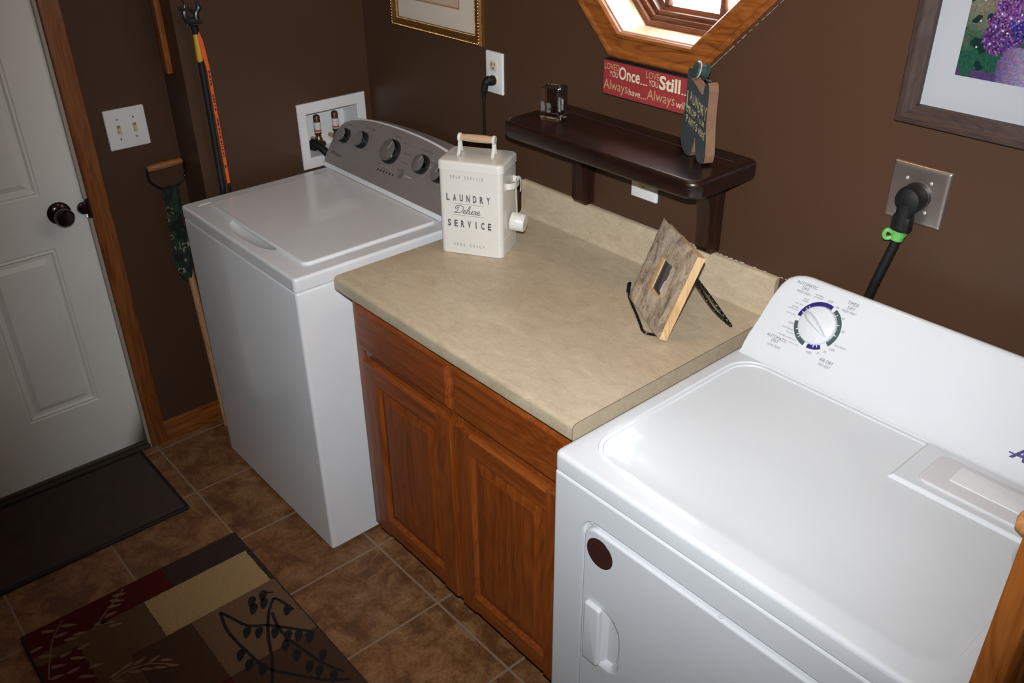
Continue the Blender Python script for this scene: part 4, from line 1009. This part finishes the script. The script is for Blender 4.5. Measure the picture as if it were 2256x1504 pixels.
fp_ = empty('flower_picture', 'gem-mosaic picture of purple flowers in a vase in a dark wood frame', 'picture', (2.06, 0, 1.415))
FX0, FX1, FZ0, FZ1 = 1.838, 2.268, 1.416, 1.97
for nm, mt, quad in (('frame_side', 'darkframe_z', 0), ('frame_side', 'darkframe_z', 1), ('frame_rail', 'darkframe', 2), ('frame_rail', 'darkframe', 3)):
    bm = B(); L = []
    for i, y in ((0, -.001), (0, -.030), (.002, -.032), (.010, -.032), (.012, -.030), (.033, -.026), (.034, -.020), (.034, -.001)):
        c4 = [(FX0 + i, y, FZ0 + i), (FX1 - i, y, FZ0 + i), (FX1 - i, y, FZ1 - i), (FX0 + i, y, FZ1 - i)]
        L.append([c4[{0: 0, 1: 1, 2: 0, 3: 3}[quad]], c4[{0: 3, 1: 2, 2: 1, 3: 2}[quad]]])
    rows = [[bm.verts.new(p) for p in l] for l in L]
    for a, b_ in zip(rows, rows[1:]): bm.faces.new([a[0], a[1], b_[1], b_[0]])
    bm.faces.new([r_[0] for r_ in rows]); bm.faces.new([r_[1] for r_ in rows][::-1])
    bm.faces.new([rows[0][0], rows[0][1], rows[-1][1], rows[-1][0]])
    obj(nm, bm, mt, fp_, angle=20)
bm = B(); box(bm, FX0 + .030, FX1 - .030, -.014, -.004, FZ0 + .030, FZ1 - .030); obj('mat_board', bm, 'matwhite', fp_, smooth=False)
AX0, AZ0, cs = 1.9215, 1.511, .0026
nx, nz = 100, 130
me = bpy.data.meshes.new('mosaic_print'); vs, fs, cols = [], [], []
def lerp3(a, b_, t): return tuple(x + (y - x) * t for x, y in zip(a, b_))
rg = random.Random(11)
blobs = [(.062, .078, .034, (0.14, 0.05, 0.22)), (.098, .108, .036, (0.05, 0.04, 0.30)), (.135, .092, .030, (0.10, 0.03, 0.20)), (.072, .125, .030, (0.18, 0.06, 0.26)), (.125, .145, .040, (0.12, 0.04, 0.24)), (.175, .12, .034, (0.20, 0.08, 0.30)), (.09, .175, .034, (0.07, 0.04, 0.30)), (.16, .185, .036, (0.14, 0.05, 0.24)), (.20, .165, .03, (0.10, 0.05, 0.26))]
for j in range(nz):
    for i in range(nx):
        x, z = i * cs, j * cs; q = noise.noise(Vector((x * 30, z * 30, 0)))
        # background: green below, grey-cream above
        t = max(0, min(1, (z - .055 + q * .03) / .06)); col = lerp3((0.022, 0.10, 0.060), (0.22, 0.20, 0.15), t)
        if noise.noise(Vector((x * 45, z * 45, 7))) > .22: col = (0.012, 0.035, 0.03)
        if z < .012 and q < .3: col = (0.09, 0.055, 0.16)
        for bx_, bz_, br_, bc in blobs:
            d = math.hypot(x - bx_, z - bz_) / br_ + q * .35
            if d < 1:
                k = rg.random(); col = lerp3(bc, (0.45, 0.30, 0.58), .55 if k < .22 else 0) if k < .8 else tuple(c * .35 for c in bc)
        if math.hypot((x - .118) / 1.05, (z - .022)) < .052 - .0 and z < .058:   # vase
            s_ = (x - .118) / .052; col = lerp3((0.36, 0.28, 0.46), (0.14, 0.09, 0.24), min(1, abs(s_ + .1) * 1.1))
        col = tuple(max(0, c * rg.uniform(.42, .82)) for c in col)
        if rg.random() < .008: col = (.6, .6, .58)  # scattered near-white cells: gem sparkle painted into the colour
        b0_ = len(vs); X_, Z_ = AX0 + x - fp_.location.x, AZ0 + z - fp_.location.z
        vs += [(X_, -.0148, Z_), (X_ + cs, -.0148, Z_), (X_ + cs, -.0148, Z_ + cs), (X_, -.0148, Z_ + cs)]
        fs.append((b0_, b0_ + 1, b0_ + 2, b0_ + 3)); cols += [(*col, 1)] * 4
me.from_pydata(vs, [], fs); ca = me.color_attributes.new('tile_colour', 'FLOAT_COLOR', 'CORNER')
ca.data.foreach_set('color', [c for col in cols for c in col]); me.materials.append(M['mosaic'])
o = bpy.data.objects.new('mosaic_print', me); COL.objects.link(o); o.parent = fp_

# ================================================================== OUTLETS, SWITCHES, SUPPLY BOX
def receptacle(bm, xc, zc, y, mat=1, slotm=2):
    L = []
    for s, yy in ((1, y), (1, y - .002), (.94, y - .0026)):
        lp = []
        for k in range(20):
            a = 2 * PI * k / 20; lp.append((xc + .0165 * s * math.cos(a), yy, zc + max(-.0135, min(.0135, .0165 * math.sin(a))) * s))
        L.append(lp)
    loft(bm, L, mat=mat)
    for dx_, w_ in ((-.006, .0016), (.006, .0013)): box(bm, xc + dx_ - w_, xc + dx_ + w_, y - .0030, y - .0024, zc + .0005, zc + .0085, mat=slotm)
    lathe(bm, (xc, y - .0024, zc - .006), -Y, [(0, .0022), (.0006, .0022)], 10, slotm)
def outlet(name, label, x0, x1, z0, z1, group):
    t = empty(name, label, 'outlet', ((x0 + x1) / 2, 0, z0), group=group)
    bm = B(); slab(bm, x0, x1, z0, z1, 0, -.006, .003, .003, ax='xz'); obj('cover_plate', bm, 'white_plastic', t)
    bm = B(); xc, zc = (x0 + x1) / 2, (z0 + z1) / 2
    receptacle(bm, xc, zc + .0195, -.0058, 0, 1); receptacle(bm, xc, zc - .0195, -.0058, 0, 1); lathe(bm, (xc, -.0058, zc), -Y, [(0, .003), (.001, .002)], 10, 0)
    obj('receptacle', bm, ['ivory', 'slot'], t, label='ivory duplex receptacle'); return t
outlet('wall_outlet', 'white wall outlet with a black plug left of the shelf', .6265, .6985, 1.229, 1.343, None)
outlet('wall_outlet', 'white wall outlet half shaded directly under the shelf board', 1.190, 1.274, 1.078, 1.195, None)
pc = empty('power_cord', 'black power cord and plug hanging from the wall outlet behind the washer', 'power cord', (.655, -.03, .95))
bm = B()
lathe(bm, (.6625, -.0088, 1.2665), -Y, [(0, .0135), (.004, .014), (.014, .0125), (.018, .0105)], 20)
tube(bm, spline([(.6625, -.020, 1.272), (.658, -.032, 1.262), (.654, -.036, 1.240), (.652, -.036, 1.222)], 5), [.0115] * 6 + [.0095] * 5 + [.006] * 5, 14)
obj('plug', bm, 'blackrub', pc)
bm = B(); tube(bm, spline([(.652, -.036, 1.228), (.650, -.035, 1.19), (.644, -.030, 1.13), (.640, -.026, 1.07), (.655, -.022, 1.0), (.68, -.02, .93)], 6), .0042, 12); obj('cord', bm, 'blackrub', pc)

dp = empty('dryer_outlet', 'brushed steel square outlet plate on the wall behind the dryer', 'outlet', (1.90, 0, 1.225))
bm = B(); a0, a1, b0, b1 = 1.844, 1.9583, 1.2243, 1.3386
L = [rrect(a0, a1, b0, b1, .002, -.0005, 4, 'xz'), rrect(a0, a1, b0, b1, .002, -.003, 4, 'xz'), rrect(a0 + .003, a1 - .003, b0 + .003, b1 - .003, .002, -.0065, 4, 'xz'), rrect(a0 + .007, a1 - .007, b0 + .007, b1 - .007, .002, -.0075, 4, 'xz'), rrect(a0 + .009, a1 - .009, b0 + .009, b1 - .009, .002, -.0077, 4, 'xz')]
loft(bm, L); obj('steel_plate', bm, 'steel', dp, angle=50)
bm = B(); lathe(bm, (1.9015, -.007, 1.279), -Y, [(0, .0275), (.006, .0270), (.007, .025)], 32); obj('receptacle', bm, 'black', dp, label='round black receptacle')
for x, z in ((1.8765, 1.310), (1.9235, 1.310), (1.9235, 1.2525), (1.8765, 1.2525)):
    bm = B(); lathe(bm, (x, -.0075, z), -Y, [(0, .0036), (.001, .0032), (.0016, .0018)], 14); obj('screw', bm, 'chrome', dp)
dc = empty('power_cord', 'thick black dryer cord with green tie plugged into the steel outlet', 'power cord', (1.88, -.04, .95))
bm = B()
lathe(bm, (1.9010, -.0145, 1.279), -Y, [(0, .0255), (.006, .0262), (.008, .0245), (.010, .0262), (.020, .0262), (.029, .0235), (.034, .014), (.035, .001)], 32)
tube(bm, [(1.9000, -.032, 1.272), (1.8990, -.034, 1.250), (1.8985, -.036, 1.236), (1.898, -.037, 1.222)], [.0195, .0165, .0155, .0148], 20)
box(bm, 1.880, 1.917, -.048, -.024, 1.216, 1.250, .006)
obj('plug', bm, 'blackrub', dc)
bm = B(); tube(bm, spline([(1.898, -.037, 1.226), (1.895, -.040, 1.19), (1.887, -.044, 1.15), (1.874, -.046, 1.09), (1.862, -.040, 1.03), (1.855, -.028, .96)], 6), .0092, 18); obj('cord', bm, 'blackrub', dc)
bm = B(); pts = [(1.8975, -.037, 1.216), (1.8965, -.038, 1.207), (1.8955, -.039, 1.198)]
tube(bm, pts, [.0122, .0128, .0120], 18); tube(bm, [(1.899, -.037, 1.2135), (1.8985, -.0372, 1.2095)], [.0132, .0132], 18); tube(bm, spline([(1.888, -.044, 1.212), (1.880, -.050, 1.217), (1.876, -.052, 1.208), (1.880, -.050, 1.200), (1.889, -.044, 1.203)], 5), .0042, 8)
obj('cord_tie', bm, 'green', dc, label='bright green plastic cord tie')

sw = empty('light_switch', 'white double light switch plate beside the oak door trim', 'light switch', (DW, -.765, 1.045))
bm = B(); slab(bm, -.826, -.7045, 1.0455, 1.1655, DW, DW + .006, .003, .003, ax='yz'); obj('switch_plate', bm, 'white_plastic', sw)
for yc in (-.790, -.742):
    bm = B(); zc = 1.1055; box(bm, DW + .0055, DW + .0068, yc - .0050, yc + .0050, zc - .0120, zc + .0120, mat=1)
    prism(bm, [(DW + .006, yc - .0042, zc + .004), (DW + .018, yc - .0036, zc - .006), (DW + .017, yc - .0036, zc - .012), (DW + .006, yc - .0042, zc - .009)], (0, .0080, 0))
    obj('toggle', bm, ['ivory', 'togglegap'], sw, smooth=False)
    for dz in (.0295, -.0295):
        bm = B(); lathe(bm, (DW + .0058, yc, zc + dz), X, [(0, .003), (.001, .0025)], 12); obj('screw', bm, 'knobgrey', sw)

lb = empty('washer_supply_box', 'white recessed washer supply box on the left wall behind the washer', 'supply box', (0, -.152, .90))
bm = B(); fy0, fy1, fz0, fz1 = -.2805, -.024, .895, 1.111; iy0, iy1, iz0, iz1 = -.2495, -.0565, .931, 1.0745
def rq(y0_, y1_, z0_, z1_, x): return [(x, y0_, z0_), (x, y1_, z0_), (x, y1_, z1_), (x, y0_, z1_)]
loft(bm, [rq(fy0, fy1, fz0, fz1, .0003), rq(fy0 + .001, fy1 - .001, fz0 + .001, fz1 - .001, .005), rq(iy0 - .002, iy1 + .002, iz0 - .002, iz1 + .002, .005), rq(iy0, iy1, iz0, iz1, .003), rq(iy0 + .001, iy1 - .001, iz0 + .001, iz1 - .001, -.090)], cap0=False)
obj('plastic_box', bm, 'white_plastic', lb, angle=20)
for yc in (-.187, -.118):
    bm = B(); lathe(bm, (-.045, yc, .955), Z, [(0, .013), (.012, .014), (.022, .010), (.028, .0095)], 18, 1); lathe(bm, (-.045, yc, .983), Z, [(0, .008), (.006, .0115), (.062, .0115), (.067, .0095), (.070, .005)], 20, 0)
    lathe(bm, (-.045, yc, .995), Z, [(0, .0119), (.034, .0119)], 20, 2); lathe(bm, (-.045, yc, .998), Z, [(0, .0121), (.006, .0121)], 20, 3)
    lathe(bm, (-.092, yc, .962), X, [(0, .008), (.047, .008)], 14, 1); lathe(bm, (-.045, yc, .962), X, [(0, .010), (.02, .011), (.03, .009)], 16, 1)
    obj('water_arrester', bm, ['copper', 'brass', 'tagwhite', 'tagred'], lb, label='copper arrester on a brass valve')
wh = empty('water_hose', 'black water hose running from the supply box behind the washer console', 'hose', (.0, -.19, .90))
bm = B(); tube(bm, spline([(-.030, -.222, .962), (-.012, -.212, .960), (.010, -.200, .945), (.022, -.188, .915), (.026, -.180, .86), (.026, -.17, .70)], 6), .0125, 16)
lathe(bm, (-.034, -.226, .964), Vector((.9, .45, -.1)), [(0, .013), (.004, .0185), (.022, .0185), (.026, .013)], 12)
obj('hose_line', bm, 'blackrub', wh)

# ================================================================== THINGS BY THE LEFT WALL
ja = empty('oak_board', 'narrow oak board hanging on the wall return beside the door wall', 'board', (-.095, -.622, 1.257))
bm = B(); box(bm, -.118, -.078, -.636, -.6225, 1.257, 1.90, .002); box(bm, -.078, -.071, -.640, -.6225, 1.257, 1.90, .001); obj('board_panel', bm, 'oak_z', ja)

st_ = empty('walking_stick', 'black walking stick with a dark metal animal head standing behind the washer', 'walking stick', (.028, -.577, 0.0))
bm = B(); tube(bm, [(.020, -.5785, .0), (.024, -.578, .7), (.030, -.576, 1.31)], .0088, 14); obj('shaft', bm, 'black', st_)
bm = B(); tube(bm, [(.030, -.5765, 1.300), (.030, -.5765, 1.312), (.031, -.576, 1.375), (.031, -.576, 1.384)], [.0085, .0100, .0085, .004], 14); obj('grip_sleeve', bm, 'yellow', st_, label='yellow grip sleeve')
bm = B()
def limb(p, r): tube(bm, spline([Vector((.033, y, z)) for y, z in p], 4), [1.35 * r[0] + 1.3 * (r[1] - r[0]) * k / ((len(p) - 1) * 4) for k in range((len(p) - 1) * 4 + 1)], 8)
limb([(-.576, 1.378), (-.577, 1.400)], (.0075, .0085)); limb([(-.592, 1.412), (-.576, 1.414), (-.560, 1.412)], (.007, .006)); limb([(-.590, 1.412), (-.599, 1.428), (-.598, 1.446)], (.0075, .0045))
limb([(-.598, 1.444), (-.606, 1.449), (-.611, 1.452)], (.0055, .0025)); limb([(-.598, 1.446), (-.594, 1.460), (-.600, 1.472)], (.002, .0012)); limb([(-.568, 1.414), (-.566, 1.432), (-.556, 1.446), (-.558, 1.462)], (.006, .004))
limb([(-.566, 1.436), (-.578, 1.440), (-.584, 1.452)], (.0045, .002)); limb([(-.594, 1.412), (-.600, 1.398)], (.003, .0018)); limb([(-.562, 1.412), (-.552, 1.404)], (.0035, .002)); limb([(-.556, 1.452), (-.548, 1.44)], (.003, .0012)); limb([(-.588, 1.405), (-.580, 1.396)], (.003, .002))
obj('animal_head', bm, 'pewter', st_, label='dark pewter animal ornament')
ot = empty('orange_strip', 'thin orange lettered plastic strip hanging beside the black walking stick', 'strip', (.04, -.567, .915))
bm = B(); P = [(.042, -.574, 1.384), (.043, -.570, 1.36), (.043, -.567, 1.32), (.044, -.563, 1.28), (.044, -.563, 1.15), (.043, -.562, 1.02), (.041, -.5605, .930)]
W_ = [.0035, .0060, .0065, .0045, .0048, .0048, .0045]
L = []
for p, w_ in zip(P, W_): p = Vector(p); L.append([p - Y * w_, p + Y * w_, p + Y * w_ - X * .0015, p - Y * w_ - X * .0015])
loft(bm, L); obj('strip_band', bm, 'orange', ot, smooth=False)
bm = B(); rg = random.Random(5); z = 1.275
while z > .99:
    h_ = rg.uniform(.004, .010); box(bm, .0442, .0447, -.5645, -.5605, z - h_, z); z -= h_ + rg.uniform(.002, .006) + (.02 if rg.random() < .12 else 0)
obj('strip_marks', bm, 'signedge', ot, smooth=False, label='small dark print marks')
bm = B(); tube(bm, [(.041, -.5605, .932), (.040, -.560, .918), (.040, -.560, .905)], [.004, .0055, .003], 10); obj('end_clip', bm, 'pewter', ot)

gt = empty('garden_tool', 'long-handled tool with wooden D grip leaning between door trim and washer', 'garden tool', (-.115, -.68, 0.0))
bm = B(); lathe(bm, (-.125, -.742, .976), Vector((0, 1, .02)), [(0, .006), (.002, .0098), (.03, .0112), (.08, .0112), (.110, .0098), (.113, .006)], 20); obj('wooden_grip', bm, 'toolwood', gt)
bm = B()
for s_ in (1, -1):
    c_ = -.686; y_e = -.7395 if s_ < 0 else -.6290
    tube(bm, spline([(-.125, y_e, .978), (-.125, y_e + s_ * .004, .962), (-.125, y_e - (0 if s_ > 0 else 0) + s_ * .001, .935), (-.123, y_e - s_ * .020, .912), (-.122, c_ + s_ * .012, .898), (-.120, c_ + s_ * .006, .86), (-.119, c_ + s_ * .005, .80)], 5), .0032, 10)
obj('metal_bail', bm, 'iron', gt)
bm = B(); tube(bm, [(-.120, -.686, .87), (-.105, -.678, .45), (-.095, -.6675, .0)], [.011, .012, .0125], 16); obj('tool_shaft', bm, 'toolshaft', gt)
bd = empty('bandana', 'dark green camouflage bandana tied around the grip of the leaning tool', 'bandana', (-.12, -.69, .62))
def cloth(pts, ws, seed, folds=3, th_=.004):
    P = spline(pts, 5); W = []
    for i in range(len(pts) - 1):
        for k in range(5): W.append(ws[i] + (ws[i + 1] - ws[i]) * k / 5)
    W.append(ws[-1]); L = []; n = 15
    for i, (p, w_) in enumerate(zip(P, W)):
        d = (P[min(i + 1, len(P) - 1)] - P[max(i - 1, 0)]).normalized(); s_ = d.cross(X).normalized(); tw = .5 * math.sin(i * .33 + seed)
        fr_, bk = [], []
        for k in range(n):
            t = k / (n - 1) * 2 - 1; off = .0055 * math.sin(t * folds * PI + seed + i * .12) * min(1, w_ / .03)
            q = p + s_ * (t * w_ * .5) + X * (off + tw * t * w_ * .35); fr_.append(q + X * th_ * .5); bk.append(q - X * th_ * .5)
        L.append(fr_ + bk[::-1])
    bm = B(); loft(bm, L); return bm
bm = B(); lathe(bm, (-.119, -.688, .862), Z, [(0, .020), (.006, .024), (.020, .0265), (.034, .025), (.044, .020), (.047, .012)], 24)
for v in bm.verts: v.co.x += .004 * math.sin(v.co.z * 300 + v.co.y * 200); v.co.y += .003 * math.sin(v.co.z * 220)
obj('knot_wrap', bm, 'camo', bd)
X3 = -.098
obj('cloth_tail', cloth([Vector((X3, -.696, .895)), Vector((X3, -.700, .84)), Vector((X3, -.702, .78)), Vector((X3, -.708, .72)), Vector((X3, -.712, .66)), Vector((X3, -.706, .625)), Vector((X3, -.702, .592))], [.030, .040, .034, .030, .036, .034, .004], 1), 'camo', bd)
obj('cloth_tail', cloth([Vector((X3 + .006, -.680, .895)), Vector((X3 + .006, -.686, .84)), Vector((X3 + .006, -.690, .79)), Vector((X3 + .006, -.680, .74)), Vector((X3 + .004, -.677, .70)), Vector((X3 + .003, -.690, .65)), Vector((X3 + .003, -.688, .60))], [.028, .026, .020, .050, .052, .030, .004], 2.2), 'camo', bd)

# ================================================================== FLOOR COVERINGS
dm = empty('door_mat', 'dark ribbed door mat in front of the white door', 'mat', (.055, -1.36, 0))
bm = B(); slab(bm, -.138, .258, -1.86, -.966, .0002, .009, .004, .003); obj('mat_border', bm, 'matedge', dm)
bm = B(); box(bm, -.126, .246, -1.848, -.978, .0085, .0100, .0006, 1); obj('ribbed_surface', bm, 'ribbed', dm)

bm = B(); RZ = .011
RUG = ['rug_dark', 'rug_red', 'rug_cream', 'rug_tan', 'rug_brown', 'rug_mid', 'rug_leaf', 'rug_vine']
slab(bm, .462, 2.25, -1.535, -.912, .0003, RZ - .0008, .006, .003, mat=0)
def patch(x0_, x1_, y0_, y1_, mt, z=RZ):
    # ragged pile edges
    v = []
    def edge(a, b_):
        n = max(2, int((Vector(b_) - Vector(a)).length / .006)); return [(a[0] + (b_[0] - a[0]) * k / n + (random.uniform(-.0012, .0012) if 0 < k else 0), a[1] + (b_[1] - a[1]) * k / n + (random.uniform(-.0012, .0012) if 0 < k else 0)) for k in range(n)]
    pts = edge((x0_, y0_), (x1_, y0_)) + edge((x1_, y0_), (x1_, y1_)) + edge((x1_, y1_), (x0_, y1_)) + edge((x0_, y1_), (x0_, y0_))
    bm.faces.new([bm.verts.new((a, b_, z)) for a, b_ in pts]).material_index = mt
e0, e1 = -1.530, -.917
patch(.466, .562, -1.148, e1, 0); patch(.466, .562, e0, -1.148, 1)
patch(.562, .722, -1.236, e1 - .010, 2); patch(.562, .722, e0, -1.236, 5); patch(.562, .722, e1 - .0095, e1, 0, RZ - .0002)
patch(.722, .960, -1.168, e1, 3); patch(.722, .960, -1.330, -1.168, 4); patch(.722, .960, e0, -1.330, 5)
patch(.960, 1.30, -1.168, e1, 4); patch(.960, 1.10, e0, -1.168, 1); patch(1.10, 1.30, e0, -1.168, 5)
patch(1.30, 1.62, -1.24, e1, 2); patch(1.30, 1.62, e0, -1.24, 1); patch(1.62, 2.245, e0, e1, 3)
patch(.600, .745, e0, -1.425, 1, RZ + .0004)
def leaf(x, y, dx_, dy_, w_, mt, z):
    d = Vector((dx_, dy_, 0)); s_ = Vector((-dy_, dx_, 0)).normalized() * w_; c_ = Vector((x, y, z)); pts = []
    for k in range(14):
        a = 2 * PI * k / 14; pts.append(c_ + d * .5 * math.cos(a) + s_ * math.sin(a) * (1 - .35 * math.cos(a)) * .5)
    bm.faces.new([bm.verts.new(p) for p in pts]).material_index = mt
z1_ = RZ + .0009
def vine(pts, w_=.0085): ribbon(bm, spline([Vector((a, b_, z1_)) for a, b_ in pts], 5), w_, Z, 7)
vine([(.741, -1.091), (.786, -1.075), (.834, -1.056), (.874, -1.01), (.936, -.961), (.974, -.930)])
vine([(.741, -1.091), (.798, -1.104), (.849, -1.105), (.911, -1.099), (.992, -1.086), (1.052, -1.049), (1.122, -.996), (1.17, -.94)])
vine([(.791, -.955), (.83, -.991), (.9, -1.03), (.98, -1.061), (1.044, -1.095), (1.10, -1.13)])
vine([(.836, -.984), (.894, -.996), (.954, -.995), (1.015, -.982), (1.075, -.969), (1.14, -.941)])
vine([(.791, -.955), (.817, -.944), (.866, -.935)]); vine([(.765, -.985), (.757, -.965), (.770, -.945)], .005)
for x, y in [(.757, -1.002), (.785, -1.011), (.756, -.967), (.785, -.979), (.85, -.942), (.849, -1.063), (.871, -1.039), (.9, -1.006), (.933, -.986), (.951, -.964), (.976, -.945), (.908, -1.111), (.952, -1.109), (.989, -1.089), (.958, -1.007), (1.006, -1.0), (1.06, -.993), (1.09, -.983), (1.128, -.963), (1.051, -.949)]:
    leaf(x + .006, y - .006, .034, -.024, .021, 7, z1_ + .0002)
for x, y in [(.495, -1.471), (.51, -1.421), (.53, -1.448), (.559, -1.408), (.562, -1.432), (.538, -1.513), (.606, -1.46), (.633, -1.487), (.673, -1.462), (.666, -1.5), (.715, -1.443), (.696, -1.413), (.61, -1.416), (.489, -1.277), (.507, -1.290), (.522, -1.303), (.546, -1.321), (.570, -1.337), (.592, -1.325), (.56, -1.352), (.64, -1.44), (.58, -1.50)]:
    leaf(x, y, .012 + .014 * math.sin(x * 90), .034, .011, 6, z1_ + .0004)
vine_c = lambda pts: ribbon(bm, spline([Vector((a, b_, z1_)) for a, b_ in pts], 5), .004, Z, 6)
vine_c([(.775, -1.41), (.765, -1.37), (.775, -1.32), (.800, -1.285), (.830, -1.258)]); vine_c([(.48, -1.43), (.53, -1.47), (.60, -1.50), (.66, -1.52)]); vine_c([(.475, -1.26), (.53, -1.33), (.57, -1.38)])
for x, y in [(.756, -1.385), (.785, -1.385), (.750, -1.352), (.782, -1.345), (.757, -1.322), (.795, -1.318), (.776, -1.292), (.812, -1.290), (.800, -1.268), (.828, -1.262)]: leaf(x, y, -.006 if x < .78 else .022, .034 if x < .78 else .026, .009, 6, z1_ + .0004)
rug = obj('_patterned_rug', bm, RUG, None, smooth=False); rug.name = 'patterned_rug'
tag(rug, 'patchwork rug in cream, maroon and brown with leaf sprays on the tiles', 'rug')

# ================================================================== FOLDING DOOR AT THE RIGHT
bf = empty('folding_door', 'oak folding closet door with a wooden knob at the right edge beside dryer', 'door', (2.455, -.89, 0.0))
dv = Vector((.20, .98, 0)).normalized(); nv = Vector((dv.y, -dv.x, 0))    # dv along the panel, nv its room-side normal
o0 = Vector((2.4505, -.894, 0.015))
def bq(s0, s1, n0_, n1_, z0_, z1_b, bev=.003):
    bm_ = bmesh.new(); box(bm_, s0, s1, n0_, n1_, z0_, z1_b, bev)
    m4 = Matrix(((dv.x, nv.x, 0, o0.x), (dv.y, nv.y, 0, o0.y), (0, 0, 1, o0.z), (0, 0, 0, 1))); bmesh.ops.transform(bm_, matrix=m4, verts=bm_.verts); return bm_
for s0, s1 in ((0, .065), (.295, .36)): obj('stile', bq(s0, s1, 0, .030, 0, 2.03), 'oak_z', bf)
for z0_, z1_b in ((0, .12), (.98, 1.06), (1.93, 2.03)): obj('rail', bq(.065, .295, .002, .028, z0_, z1_b, .001), 'oak_y', bf)
for z0_, z1_b in ((.12, .98), (1.06, 1.93)): obj('door_panel', bq(.065, .295, .010, .020, z0_, z1_b, .001), 'oak_z', bf)
kc = Vector((2.4655, -.862, 1.340)); bm = B()
lathe(bm, kc, -nv, [(0, .009), (.006, .008), (.010, .012), (.018, .0165), (.026, .0145), (.030, .006), (.0305, .0005)], 24)
obj('door_knob', bm, 'toolwood', bf, label='round wooden knob')
